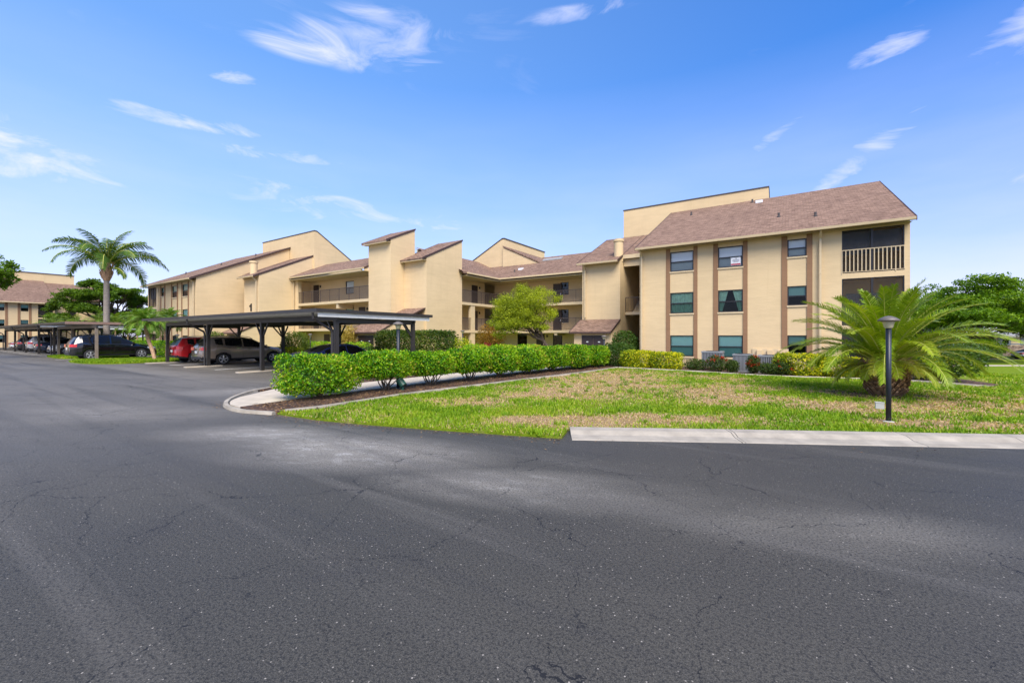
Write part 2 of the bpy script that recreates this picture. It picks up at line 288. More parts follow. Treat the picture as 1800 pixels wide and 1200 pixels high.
M = {
 'wall': stucco('cream_stucco', (.64, .485, .278)),
 'trimcream': mat('cream_trim', (.58, .45, .265), .55, .06),
 'brown': stucco('brown_band', (.27, .155, .085)),
 'roof': shingle('brown_shingle'), 'roofx': shingle('brown_shingle_cross', True),
 'darkbrown': mat('dark_brown_trim', (.055, .03, .022), .55),
 'coping': mat('dark_coping', (.06, .05, .045), .6),
 'soffit': mat('soffit', (.42, .33, .19), .8, .08),
 'frame': mat('bronze_frame', (.018, .016, .016), .4, .1),
 'rail': mat('bronze_rail', (.075, .055, .045), .5, .1),
 'glassg': glass('green_glass', (.74, .96, .84), .0), 'glass': glass('clear_glass', (.95, .96, .94), .0), 'glassd': glass('dark_glass', (.28, .36, .34), .02), 'glasslow': glass('screened_glass', (.60, .64, .62), .0), 'glassglow': glass('screened_green_glass', (.44, .66, .56), .0),
 'blindw': slatted('white_blind', (.62, .63, .62), (.86, .86, .84), .05), 'blindg': slatted('grey_blind', (.28, .30, .31), (.48, .51, .52), .05),
 'curtain': mat('curtain', (.55, .55, .47), .8, .2, 6.), 'room': mat('unlit_room_black', (.02, .02, .02), .9),
 'door': mat('brown_door', (.035, .022, .02), .5), 'doorgrey': mat('grey_door', (.16, .12, .10), .6),
 'screen': screenmat('insect_screen', (.06, .056, .05), .34), 'screend': mat('dark_roll_blind', (.022, .022, .026), .5, .4, 2.),
 'asphalt': asphalt('asphalt'), 'lawn': lawnmat('lawn'), 'mulch': mulchmat('mulch'), 'stone': stonemat('field_stone'),
 'concrete': mat('concrete', (.47, .405, .31), .85, .16, 2.2, .35, 60), 'kerb': mat('kerb_concrete', (.33, .29, .225), .85, .22, 2.6, .4, 50),
 'paint': mat('white_paint', (.62, .62, .60), .7, .2, 4.),
 'steel': mat('dark_bronze_metal', (.030, .027, .025), .42, .15, 2., metal=.0), 'deck': mat('pale_steel_deck', (.66, .66, .60), .5, .08),
 'tanpost': mat('weathered_wood', (.19, .15, .11), .8, .2), 'brownfascia': mat('brown_fascia', (.24, .15, .11), .5, .1), 'whitemetal': mat('white_metal', (.72, .72, .72), .4, .05),
 'greydeck': mat('grey_deck', (.30, .29, .27), .5),
 'lamppost': mat('lamp_post_paint', (.012, .016, .024), .45, .15), 'lampcap': mat('lamp_cap', (.13, .11, .09), .5), 'lens': mat('lamp_lens', (.52, .47, .30), .3, .1),
 'steelbox': mat('galvanised_box', (.42, .42, .36), .5, .1), 'acgrey': mat('ac_grey', (.21, .22, .225), .5, .1), 'acdark': mat('ac_dark', (.03, .03, .033), .5),
 'bark': mat('bark', (.16, .115, .075), .95, .35, 12, 1., 25), 'barkdark': mat('dark_bark', (.07, .05, .035), .95, .3, 12, 1., 25),
 'palmtrunk': mat('palm_trunk', (.235, .20, .165), .9, .22, 5, .8, 16), 'boot': mat('palm_boot', (.34, .21, .12), .95, .35, 9, 1., 22), 'bootdark': mat('palm_core', (.06, .035, .022), .95, .3, 9, 1., 22), 'stalk': mat('frond_stalk', (.42, .42, .08), .6, .2),
 'black': mat('black_paint', (.004, .0045, .005), .18, .1, coat=1.), 'taupe': mat('taupe_paint', (.27, .215, .165), .25, .05, metal=.35, coat=1.), 'red': mat('red_paint', (.42, .010, .014), .22, .1, coat=1.),
 'blue': mat('blue_paint', (.012, .03, .13), .2, .1, coat=1.), 'navy': mat('navy_paint', (.010, .018, .045), .2, .1, coat=1.), 'silver': mat('silver_paint', (.45, .45, .44), .3, .04, metal=.5, coat=1.),
 'champagne': mat('champagne_paint', (.42, .40, .35), .3, .04, metal=.4, coat=1.), 'white': mat('white_paint_car', (.72, .72, .70), .25, .03, coat=1.),
 'autoglass': mat('auto_glass', (.008, .009, .010), .12, .1, spec=.3), 'tyre': mat('tyre', (.016, .016, .017), .85), 'rim': mat('alloy_rim', (.50, .50, .50), .3, .05, metal=.7), 'clad': mat('plastic_cladding', (.022, .022, .024), .6),
 'taillight': mat('tail_light', (.50, .008, .012), .15, .1, coat=1.), 'headlight': mat('head_light', (.55, .57, .58), .1, .1, coat=1.), 'chrome': mat('chrome', (.7, .7, .7), .15, .03, metal=1.), 'plate': mat('number_plate', (.62, .64, .62), .5, .05),
 'hedge': leafmat('hedge_leaf', [(.012, .055, .003), (.05, .175, .004), (.145, .34, .005), (.36, .52, .012), (.40, .30, .05)]),
 'darkhedge': leafmat('dark_hedge_leaf', [(.02, .045, .008), (.05, .095, .014), (.10, .15, .02), (.20, .22, .03)]),
 'yellowhedge': leafmat('variegated_leaf', [(.03, .08, .005), (.12, .22, .007), (.42, .46, .010), (.75, .66, .02)]),
 'shrub': leafmat('shrub_leaf', [(.02, .05, .008), (.04, .09, .012), (.08, .14, .018)]),
 'ixora': leafmat('ixora_leaf', [(.025, .05, .01), (.05, .09, .015), (.10, .13, .02)]), 'flower': leafmat('red_flower', [(.35, .02, .008), (.5, .05, .01)]),
 'croton': leafmat('croton_leaf', [(.10, .07, .012), (.25, .14, .015), (.42, .24, .03)]), 'golden': leafmat('golden_leaf', [(.20, .17, .02), (.36, .27, .04), (.50, .36, .09)]),
 'pinkflower': leafmat('pink_flower', [(.4, .01, .06), (.5, .03, .12)]),
 'willow': leafmat('fine_tree_leaf', [(.10, .14, .010), (.24, .30, .012), (.40, .44, .02)]),
 'bgtree': leafmat('far_tree_leaf', [(.04, .095, .005), (.11, .21, .008), (.20, .31, .012)]), 'bgtree2': leafmat('poinciana_leaf', [(.03, .07, .005), (.075, .145, .007), (.15, .24, .010)]),
 'phoenix': leafmat('date_palm_leaflet', [(.08, .14, .008), (.17, .26, .012), (.28, .36, .02), (.44, .40, .04)], .25, .38),
 'queen': leafmat('queen_palm_leaflet', [(.04, .085, .010), (.08, .15, .014), (.14, .22, .02)], .25, .4),
 'pygmy': leafmat('pygmy_palm_leaflet', [(.05, .11, .012), (.10, .20, .016), (.17, .28, .03)], .3), 'areca': leafmat('areca_leaflet', [(.04, .09, .012), (.10, .17, .02), (.24, .27, .04)], .3),
 'blade': leafmat('grass_blade', [(.07, .15, .004), (.14, .26, .006), (.23, .35, .010), (.34, .37, .03), (.44, .31, .15), (.56, .42, .25)], .3, .6),
 'green_pipe': mat('green_plastic', (.01, .06, .04), .5), 'signwhite': mat('sign_white', (.75, .75, .75), .5, .02), 'signred': mat('sign_red', (.42, .03, .05), .5), 'signgrey': mat('sign_print', (.25, .25, .28), .5),
 'ink': mat('black_ink', (.008, .008, .009), .6),
}

# ------------------------------------------------------------------ object helpers
def tag(o, label=None, cat=None, group=None, kind=None):
    if label: o['label'] = label
    if cat: o['category'] = cat
    if group: o['group'] = group
    if kind: o['kind'] = kind
    return o

def empty(name, loc=(0, 0, 0), rz=0., label=None, cat=None, group=None, scale=None):
    o = bpy.data.objects.new(name, None); COL.objects.link(o); o.location = loc; o.rotation_euler = (0, 0, rz); o.empty_display_size = .2
    if scale: o.scale = scale
    return tag(o, label, cat, group)

def link_mesh(name, me, m, parent=None, smooth=False):
    if m is not None: me.materials.append(m if not isinstance(m, str) else M[m])
    if smooth: me.polygons.foreach_set('use_smooth', np.ones(len(me.polygons), dtype=bool))
    o = bpy.data.objects.new(name, me); COL.objects.link(o)
    if parent is not None: o.parent = parent
    return o

class MB:
    def __init__(s): s.v = []; s.f = []
    def add(s, vs, fs):
        k = len(s.v); s.v += [tuple(map(float, v)) for v in vs]; s.f += [tuple(i+k for i in f) for f in fs]; return s
    def quad(s, a, b, c, d): return s.add([a, b, c, d], [(0, 1, 2, 3)])
    def poly(s, pts): return s.add(pts, [tuple(range(len(pts)))])
    def box(s, x0, x1, y0, y1, z0, z1):
        return s.add([(x0, y0, z0), (x1, y0, z0), (x1, y1, z0), (x0, y1, z0), (x0, y0, z1), (x1, y0, z1), (x1, y1, z1), (x0, y1, z1)],
                     [(3, 2, 1, 0), (4, 5, 6, 7), (0, 1, 5, 4), (1, 2, 6, 5), (2, 3, 7, 6), (3, 0, 4, 7)])
    def prism(s, pts, vec):
        """closed polygon pts extruded by vec"""
        n = len(pts); vec = Vector(vec); q = [tuple(Vector(p)+vec) for p in pts]
        return s.add(list(pts)+q, [tuple(range(n)), tuple(range(2*n-1, n-1, -1))]+[(i, (i+1) % n, n+(i+1) % n, n+i) for i in range(n)])
    def bar(s, p, q, wd, ht=None):
        p, q = Vector(p), Vector(q); ht = ht or wd; d = (q-p).normalized()
        a = d.cross(Vector((0, 0, 1)))
        if a.length < 1e-3: a = Vector((1, 0, 0))
        a.normalize(); b = a.cross(d).normalized(); a = a*wd/2; b = b*ht/2
        vs = [p-a-b, p+a-b, p+a+b, p-a+b, q-a-b, q+a-b, q+a+b, q-a+b]
        return s.add(vs, [(0, 1, 2, 3), (7, 6, 5, 4), (0, 4, 5, 1), (1, 5, 6, 2), (2, 6, 7, 3), (3, 7, 4, 0)])
    def tube(s, pts, rad, n=8, cap=True):
        pts = [Vector(p) for p in pts]
        if not hasattr(rad, '__len__'): rad = [rad]*len(pts)
        k = len(s.v); up = None
        for i, p in enumerate(pts):
            d = (pts[min(i+1, len(pts)-1)]-pts[max(i-1, 0)]).normalized()
            if up is None: up = d.orthogonal().normalized()
            a = (up-d*up.dot(d)).normalized(); up = a; b = d.cross(a)
            for j in range(n):
                t = 2*math.pi*j/n; s.v.append(tuple(p+(a*math.cos(t)+b*math.sin(t))*rad[i]))
        for i in range(len(pts)-1):
            for j in range(n):
                s.f.append((k+i*n+j, k+i*n+(j+1) % n, k+(i+1)*n+(j+1) % n, k+(i+1)*n+j))
        if cap:
            s.f.append(tuple(range(k+n-1, k-1, -1))); s.f.append(tuple(range(k+(len(pts)-1)*n, k+len(pts)*n)))
        return s
    def lathe(s, prof, n=16, c=(0, 0, 0)):
        k = len(s.v)
        for r, z in prof:
            for j in range(n):
                t = 2*math.pi*j/n; s.v.append((c[0]+r*math.cos(t), c[1]+r*math.sin(t), c[2]+z))
        for i in range(len(prof)-1):
            for j in range(n): s.f.append((k+i*n+j, k+i*n+(j+1) % n, k+(i+1)*n+(j+1) % n, k+(i+1)*n+j))
        s.f.append(tuple(range(k+n-1, k-1, -1))); s.f.append(tuple(range(k+(len(prof)-1)*n, k+len(prof)*n)))
        return s
    def build(s, name, m, parent=None, smooth=False):
        me = bpy.data.meshes.new(name); me.from_pydata(s.v, [], s.f); me.update()
        return link_mesh(name, me, m, parent, smooth)

def np_mesh(name, V, F, m, parent=None, tint=None, attr='tint', smooth=False):
    """V (n,3), F (k,3|4) arrays; tint per face"""
    me = bpy.data.meshes.new(name); k = F.shape[1]
    me.vertices.add(len(V)); me.vertices.foreach_set('co', V.astype(np.float32).ravel())
    me.loops.add(F.size); me.loops.foreach_set('vertex_index', F.astype(np.int32).ravel())
    me.polygons.add(len(F)); me.polygons.foreach_set('loop_start', np.arange(0, F.size, k, dtype=np.int32))
    me.polygons.foreach_set('loop_total', np.full(len(F), k, dtype=np.int32))
    me.update(calc_edges=True)
    if tint is not None:
        a = me.attributes.new(attr, 'FLOAT', 'FACE' if len(tint) == len(F) else 'POINT'); a.data.foreach_set('value', tint.astype(np.float32))
    return link_mesh(name, me, m, parent, smooth)

def unit(a): return a/np.maximum(np.linalg.norm(a, axis=-1, keepdims=True), 1e-9)

def leaf_cards(P, D, Nn, L, W, fold=.25):
    """leaf: two triangles folded along the midrib; P base, D direction, Nn approximate normal"""
    D = unit(D); S = unit(np.cross(D, Nn)); Up = np.cross(S, D)
    L = L[:, None]; W = W[:, None]
    mid = P+D*L*.5
    a = P; b = mid+S*W*.5+Up*W*fold; c = P+D*L-Up*L*.08; d = mid-S*W*.5+Up*W*fold
    V = np.stack([a, b, c, d], 1).reshape(-1, 3); n = len(P); i = np.arange(n)[:, None]*4
    F = np.concatenate([i+np.array([[0, 1, 2]]), i+np.array([[0, 2, 3]])], 1).reshape(-1, 3)
    return V, F

def vnoise(x, y, s, seed=0):
    """value noise in numpy"""
    x = np.asarray(x)*s; y = np.asarray(y)*s
    xi = np.floor(x).astype(int); yi = np.floor(y).astype(int); fx = x-xi; fy = y-yi
    fx = fx*fx*(3-2*fx); fy = fy*fy*(3-2*fy)
    def h(a, b):
        v = np.sin(a*127.1+b*311.7+seed*74.7)*43758.5453; return v-np.floor(v)
    return (h(xi, yi)*(1-fx)+h(xi+1, yi)*fx)*(1-fy)+(h(xi, yi+1)*(1-fx)+h(xi+1, yi+1)*fx)*fy

def inpoly(x, y, poly):
    x = np.asarray(x); y = np.asarray(y); r = np.zeros(x.shape, bool); n = len(poly)
    for i in range(n):
        x0, y0 = poly[i]; x1, y1 = poly[(i+1) % n]
        if y0 == y1: continue
        r ^= ((y0 > y) != (y1 > y)) & (x < (x1-x0)*(y-y0)/(y1-y0)+x0)
    return r

def sheet(name, pts, z, m, thick=0., kind='structure'):
    mb = MB(); bm = bmesh.new()
    vs = [bm.verts.new((x, y, z)) for x, y in pts]; f = bm.faces.new(vs); f.normal_update()
    if f.normal.z < 0: f.normal_flip()
    if thick:
        r = bmesh.ops.extrude_face_region(bm, geom=[f]); bmesh.ops.translate(bm, vec=(0, 0, -thick), verts=[e for e in r['geom'] if isinstance(e, bmesh.types.BMVert)])
        nf = [e for e in r['geom'] if isinstance(e, bmesh.types.BMFace)]
        bmesh.ops.recalc_face_normals(bm, faces=bm.faces[:])
    bmesh.ops.triangulate(bm, faces=[f for f in bm.faces if len(f.verts) > 4])
    me = bpy.data.meshes.new(name); bm.to_mesh(me); bm.free()
    o = link_mesh(name, me, m); tag(o, kind=kind); return o

def ribbon(name, pts, wd, z0, z1, m, parent=None, kind=None):
    """low kerb following a ground line"""
    mb = MB(); P2 = [Vector((x, y, 0)) for x, y in pts]; L_, R_ = [], []
    for i, p in enumerate(P2):
        d = (P2[min(i+1, len(P2)-1)]-P2[max(i-1, 0)]).normalized(); nn = Vector((-d.y, d.x, 0)); L_.append(p+nn*wd/2); R_.append(p-nn*wd/2)
    n = len(P2); Z0 = Vector((0, 0, z0)); Z1 = Vector((0, 0, z1)); ins = .16
    for i in range(n-1):
        a, b, c, d = L_[i], L_[i+1], R_[i+1], R_[i]
        a1, b1, c1, d1 = a.lerp(d, ins), b.lerp(c, ins), c.lerp(b, ins), d.lerp(a, ins)
        mb.quad(d1+Z1, c1+Z1, b1+Z1, a1+Z1); mb.quad(a+Z0, a1+Z1, b1+Z1, b+Z0); mb.quad(d+Z0, c+Z0, c1+Z1, d1+Z1)
    for i in (0, n-1): mb.quad(L_[i]+Z0, R_[i]+Z0, R_[i].lerp(L_[i], ins)+Z1, L_[i].lerp(R_[i], ins)+Z1)
    o = mb.build(name, m, parent); 
    if kind: tag(o, kind=kind)
    return o

def smooth_line(pts, k=6):
    """Catmull-Rom through ground points"""
    P2 = np.array(pts, float); n = len(P2); out = []
    for i in range(n-1):
        p0, p1, p2, p3 = P2[max(i-1, 0)], P2[i], P2[i+1], P2[min(i+2, n-1)]
        for t in np.linspace(0, 1, k, endpoint=False):
            out.append(tuple(.5*((2*p1)+(-p0+p2)*t+(2*p0-5*p1+4*p2-p3)*t*t+(-p0+3*p1-3*p2+p3)*t**3)))
    out.append(tuple(P2[-1])); return out

# ================================================================== SETTING
sheet('ground', [(-1500, -1500), (1500, -1500), (1500, 1500), (-1500, 1500)], -1.5, 'lawn')
sheet('asphalt_lot', [(-135, -90), (90, -90), (90, 12), (38, 20), (0, 16), (-8.5, 20), (-14, 17.0), (-60, 17.0), (-99, 17), (-99, 42), (-135, 42)], 0., 'asphalt', 1.6)
sheet('court_ground', [(-62, 16.5), (-9, 16.5), (-8, 22), (8, 20), (9, 50), (-62, 50)], -.012, 'lawn', 1.6)

ROAD = smooth_line([(-10.35, 5.42), (-9.2, 5.50), (-8.19, 5.67), (-6.8, 6.03), (-4.98, 6.56), (-3.52, 7.02)], 5)
BED = smooth_line([(-10.25, 5.55), (-10.02, 6.52), (-10.06, 8.49), (-10.0, 9.64), (-9.6, 12.54), (-9.24, 15.34), (-8.8, 18.1), (-8.5, 21), (-8.34, 23.7)], 5)
LAWN = ROAD+[(-3.72, 7.70), (-.83, 9.24), (3.57, 11.65), (9, 14.7), (20, 20.9), (38, 31), (30, 44), (5.2, 28.5), (6.6, 23.4), (6.0, 22.1), (4.4, 23.2), (3.3, 23.3), (1.5, 22.9), (-.43, 22.6), (-2.04, 22.8), (-3.9, 23.3), (-8.2, 23.7)]+BED[::-1][1:-1]
ROADL = [(-3.5, 7.35), (-.83, 8.85), (3.4, 11.15), (9, 14.2), (20, 20.4), (38, 30.5)]

def dryness(x, y):
    d = np.zeros_like(np.asarray(x, float))
    for cx, cy, rx, ry, a, k in [(-6.3, 16.0, 2.4, 4.6, 15, 1.0), (-5.3, 12.0, 2.8, 1.3, 25, .75), (-2.6, 14.6, 2.5, 1.7, 10, .7), (0.2, 17.6, 3.2, 1.1, 5, .85), (2.4, 14.5, 2.6, .9, 25, .9),
                                 (-7.6, 9.3, 1.5, .8, 20, .8), (5.2, 16.2, 2.6, 1.1, 20, .9), (-1.6, 10.3, 2.0, .6, 26, .75), (2.9, 12.5, 1.8, .45, 28, .95), (-4.2, 8.3, 1.5, .5, 24, .8), (8.5, 19.5, 4, 1.4, 15, .8), (-3.6, 20.2, 2.4, 1.0, 0, .6)]:
        ca, sa = math.cos(R(a)), math.sin(R(a)); u = ((x-cx)*ca+(y-cy)*sa)/rx; v = (-(x-cx)*sa+(y-cy)*ca)/ry
        d = np.maximum(d, k*np.exp(-(u*u+v*v)**1.2*.7))
    n = vnoise(x, y, .55, 1)*.45+vnoise(x, y, 1.7, 2)*.33+vnoise(x, y, 4.5, 3)*.22
    return np.clip(d*.95+(n-.5)*1.3+.13, 0, 1)

def lawn_mesh():
    bm = bmesh.new(); me = bpy.data.meshes.new('lawn')
    vs = [bm.verts.new((x, y, .045)) for x, y in LAWN]; f = bm.faces.new(vs); f.normal_update()
    if f.normal.z < 0: f.normal_flip()
    bmesh.ops.triangulate(bm, faces=[f])
    for axis, lo, hi in ((0, -10, 20), (1, 5, 32)):                 # slice into a grid that can carry the dry-patch mask
        for c in np.arange(lo, hi, .3):
            co = [0, 0, 0]; no = [0, 0, 0]; co[axis] = c; no[axis] = 1
            bmesh.ops.bisect_plane(bm, geom=bm.verts[:]+bm.edges[:]+bm.faces[:], plane_co=co, plane_no=no)
    be = [e for e in bm.edges if e.is_boundary]
    r = bmesh.ops.extrude_edge_only(bm, edges=be); bmesh.ops.translate(bm, vec=(0, 0, -.07), verts=[g for g in r['geom'] if isinstance(g, bmesh.types.BMVert)])
    bm.to_mesh(me); bm.free()
    co = np.empty(len(me.vertices)*3, np.float32); me.vertices.foreach_get('co', co); co = co.reshape(-1, 3)
    a = me.attributes.new('dry', 'FLOAT', 'POINT'); a.data.foreach_set('value', dryness(co[:, 0], co[:, 1]).astype(np.float32))
    o = link_mesh('lawn', me, 'lawn'); tag(o, kind='structure'); return o
lawn_mesh()

def grass(name, poly, n, hmin, hmax, z, drymask=True, near=None, wd=.012):
    xs = np.array([p[0] for p in poly]); ys = np.array([p[1] for p in poly])
    x = RNG.uniform(xs.min(), xs.max(), n); y = RNG.uniform(ys.min(), ys.max(), n)
    k = inpoly(x, y, poly); x, y = x[k], y[k]
    dist = np.hypot(x, y); k = RNG.random(len(x)) < np.clip((near/dist)**1.3, 0, 1) if near else np.ones(len(x), bool); x, y, dist = x[k], y[k], dist[k]
    dr = dryness(x, y) if drymask else np.zeros(len(x))+.1
    k = RNG.random(len(x)) < np.clip(1.12-dr*.8, .42, 1); x, y, dr, dist = x[k], y[k], dr[k], dist[k]
    m = len(x); h = RNG.uniform(hmin, hmax, m)*(1-.3*dr)*(.55+.9*vnoise(x, y, 2.2, 5)); a = RNG.uniform(0, 2*math.pi, m); ln = RNG.uniform(.1, .9, m)*h
    t = RNG.normal(.32, .14, m)+(vnoise(x, y, .9, 9)-.5)*.35; straw = RNG.random(m) < np.clip(dr*1.25-.12, .03, .93); t = np.clip(np.where(straw, RNG.normal(.86, .10, m), t), 0, 1); h = np.where(straw, h*.6, h)
    ww = wd*RNG.uniform(.7, 1.4, m)*np.clip(dist/9, 1, 2.4)
    b = a+math.pi/2+RNG.normal(0, .5, m)
    P = np.stack([x, y, np.full(m, z)], 1); S = np.stack([np.cos(b), np.sin(b), 0*b], 1)*ww[:, None]
    T = P+np.stack([np.cos(a)*ln, np.sin(a)*ln, h], 1)
    V = np.stack([P-S, P+S, T], 1).reshape(-1, 3); F = np.arange(m*3).reshape(-1, 3)
    return tag(np_mesh(name, V, F, 'blade', None, t), 'short green lawn grass with dry brown patches', 'grass', kind='stuff')
NEARLAWN = [p for p in LAWN if p[1] < 30 and p[0] < 20]
grass('lawn_grass', ROAD+[(-3.72, 7.70), (-.83, 9.24), (3.57, 11.65), (9, 14.7), (16, 18.7), (16, 30), (6.5, 30), (6.6, 23.4), (6.0, 22.1), (4.4, 23.2), (3.3, 23.3), (1.5, 22.9), (-.43, 22.6), (-2.04, 22.8), (-3.9, 23.3), (-8.2, 23.7)]+BED[::-1][1:-1], 900000, .035, .085, .045, True, 10.)

# concrete kerb along the right-hand road edge
kb = MB()
for i in range(len(ROADL)-1):
    p, q = Vector((*ROADL[i], 0)), Vector((*ROADL[i+1], 0)); d = (q-p).normalized(); n_ = Vector((-d.y, d.x, 0)); L = (q-p).length; s_ = 0
    while s_ < L-.01:
        e = min(L, s_+3.0); a = p+d*s_; b = p+d*(e-.012)
        prof = [(-.36, .0), (-.33, .012), (-.05, .03), (.10, .085), (.34, .095), (.36, .0)]
        r0 = [a+n_*u+Vector((0, 0, zz_)) for u, zz_ in prof]; kb.prism(r0, b-a); s_ = e
tag(kb.build('kerb', 'kerb'), kind='structure')

# walkway, beds and edging
sheet('walkway', smooth_line([(-13.95, 6.2), (-13.4, 5.72), (-12.6, 5.35), (-11.9, 5.3)], 4)+[(-12.05, 6.4), (-12.1, 9), (-11.95, 14), (-11.4, 19), (-10.8, 24), (-10.2, 27), (-26, 34), (-26, 31), (-15.5, 27), (-13.6, 22), (-13.9, 15), (-14.2, 10), (-15.2, 8.0)], .05, 'concrete', .06)
BEDPOLY = [(-11.9, 5.28), (-11.2, 5.2), (-10.5, 5.4)]+BED[1:]+[(-8.1, 26.5), (-10.1, 26.8), (-10.75, 24), (-11.35, 19), (-11.9, 14), (-12.05, 9), (-12.0, 6.4)]
sheet('mulch_bed', BEDPOLY, .065, 'mulch', .08)
ribbon('bed_edging', BED, .13, .03, .115, 'kerb', kind='structure')
ribbon('kerb_nose', smooth_line([(-15.9, 8.6), (-15.3, 7.3), (-14.3, 6.25), (-13.3, 5.55), (-12.4, 5.2), (-11.4, 5.1), (-10.4, 5.36)], 5), .14, -.01, .07, 'kerb', kind='structure')
sheet('far_mulch_bed', [(-15.1, 7.25), (-15.9, 8.7), (-17.2, 10.5), (-17.0, 16), (-14.2, 16), (-14.25, 10), (-15.0, 8.1)], .06, 'mulch', .06)
sheet('wall_mulch_bed', [(-8.3, 23.75), (-3.9, 23.35), (-2.04, 22.85), (-.43, 22.65), (1.5, 22.95), (3.3, 23.35), (4.4, 23.25), (6.0, 22.15), (6.55, 23.4), (5.6, 27.1), (-8.05, 27.1)], .07, 'mulch', .08)
ribbon('wall_bed_edging', [(-8.25, 23.7), (-3.9, 23.3), (-2.04, 22.8), (-.43, 22.6), (1.5, 22.9), (3.3, 23.3), (4.4, 23.2), (6.05, 22.1)], .12, .03, .11, 'concrete', kind='structure')
_c = [(2.3+1.25*math.cos(t)*(1+.12*math.sin(3*t)), 17.35+1.0*math.sin(t)*(1+.1*math.cos(2*t))) for t in np.linspace(0, 2*math.pi, 22, endpoint=False)]
sheet('palm_mulch_ring', _c, .058, 'mulch')
sheet('back_lawn', [(-62, 17.0), (-14, 17.0), (-14.3, 24), (-26, 29), (-26, 60), (-99, 60), (-99, 17)], .03, 'lawn')
sheet('path', [(-62, 15.9), (-17.5, 15.9), (-17.5, 16.9), (-62, 16.9)], .04, 'concrete', .05)
ISL_A = smooth_line([(-44.3, 8.9), (-43.2, 7.9), (-41, 7.85), (-39.1, 8.15), (-37.7, 9.2), (-37.5, 10.8), (-37.7, 12.6), (-40.2, 13.6), (-43.8, 13.2), (-44.3, 8.9)], 4)[:-1]
ISL_B = smooth_line([(-56.5, 9.4), (-55.2, 8.7), (-51, 8.6), (-49, 9.0), (-48.4, 10.5), (-48.6, 12.9), (-56, 12.9), (-56.8, 11), (-56.5, 9.4)], 4)[:-1]
for nm, pl_ in (('grass_island', ISL_A), ('grass_island_far', ISL_B)):
    sheet(nm if nm == 'grass_island' else 'grass_verge', pl_, .07, 'lawn', .09)
    tag(grass('island_grass', pl_, 26000, .06, .12, .07, False, None, .02), None, None, kind='stuff')['label'] = 'bright green grass on the parking island by the black car' if nm == 'grass_island' else 'bright green grass on the parking island left of black car'
# stall lines and post pads
pm = MB()
for x in (-20.2, -26.8, -33.3): pm.box(x-.06, x+.06, 10.6, 15.6, 0., .006)
for x in (-58, -61.2, -64.4, -67.6, -70.8, -74, -77.2, -80.4, -83.6): pm.box(x-.07, x+.07, 8.6, 13.2, 0., .006)
for x in (-44.6, -48.0): pm.box(x-.06, x+.06, 8.0, 13.4, 0., .006)
tag(pm.build('stall_markings', 'paint'), kind='structure')

# far street on the right: bands square to the view there
Rv = Vector((.8352, .5500, 0)); Fv = Vector((-.55, .8352, 0))
def band(name, d0, d1, r0, r1, z, m):
    q = [Fv*d0+Rv*r0, Fv*d0+Rv*r1, Fv*d1+Rv*r1, Fv*d1+Rv*r0]; return sheet(name, [(p.x, p.y) for p in q], z, m)
sl_ = MB(); sl_.quad((5.0, 28.3, .03), (30.2, 44.0, .03), (22, 56, -1.49), (-2, 40, -1.49)); sl_.quad((30.0, 43.9, .03), (39, 31, .03), (50, 36, -1.49), (22, 56, -1.49))
tag(sl_.build('lawn_slope', 'lawn'), kind='structure')
band('sidewalk', 47.0, 49.0, 42.0, 110, -1.48, 'concrete')
band('street', 60.0, 63.5, 55, 130, -1.48, 'asphalt')

# ================================================================== APARTMENT BUILDING
bld = empty('apartment_building', (-25, 30, 0), 0, 'long cream stucco three-storey apartment building with brown shingle roofs and open corridors', 'building')
BO = Vector((-25, 30, 0))
def part(mb, name, m, parent=bld, smooth=False):
    """the part's mesh is in world coordinates; re-base on the parent's place"""
    o = mb.build(name, m, parent, smooth); base = Vector((0, 0, 0)); p = parent
    while p is not None: base += p.location; p = p.parent
    o.data.transform(Matrix.Translation(-base)); return o

X_, Y_, Z_ = Vector((1, 0, 0)), Vector((0, 1, 0)), Vector((0, 0, 1))
def panel(mb, O, U, Nn, u0, u1, v0, v1, holes, depth=.10):
    us = sorted({u0, u1, *[h[0] for h in holes], *[h[1] for h in holes]}); vs = sorted({v0, v1, *[h[2] for h in holes], *[h[3] for h in holes]})
    P = lambda u, v, d=0: O+U*u+Z_*v-Nn*d
    for i in range(len(us)-1):
        for j in range(len(vs)-1):
            cu, cv = (us[i]+us[i+1])/2, (vs[j]+vs[j+1])/2
            if any(h[0] < cu < h[1] and h[2] < cv < h[3] for h in holes): continue
            mb.quad(P(us[i], vs[j]), P(us[i+1], vs[j]), P(us[i+1], vs[j+1]), P(us[i], vs[j+1]))
    for a, b, c, d in holes:
        for (p, q) in (((a, c), (b, c)), ((b, c), (b, d)), ((b, d), (a, d)), ((a, d), (a, c))):
            mb.quad(P(*p), P(*q), P(*q, depth), P(*p, depth))

def obox(mb, O, U, Nn, u0, u1, v0, v1, d0, d1):
    """box on a wall: d0..d1 measured outward along the normal"""
    pts = [O+U*u+Z_*v+Nn*d for d in (d0, d1) for (u, v) in ((u0, v0), (u1, v0), (u1, v1), (u0, v1))]
    mb.add(pts, [(0, 1, 2, 3), (7, 6, 5, 4), (0, 4, 5, 1), (1, 5, 6, 2), (2, 6, 7, 3), (3, 7, 4, 0)])

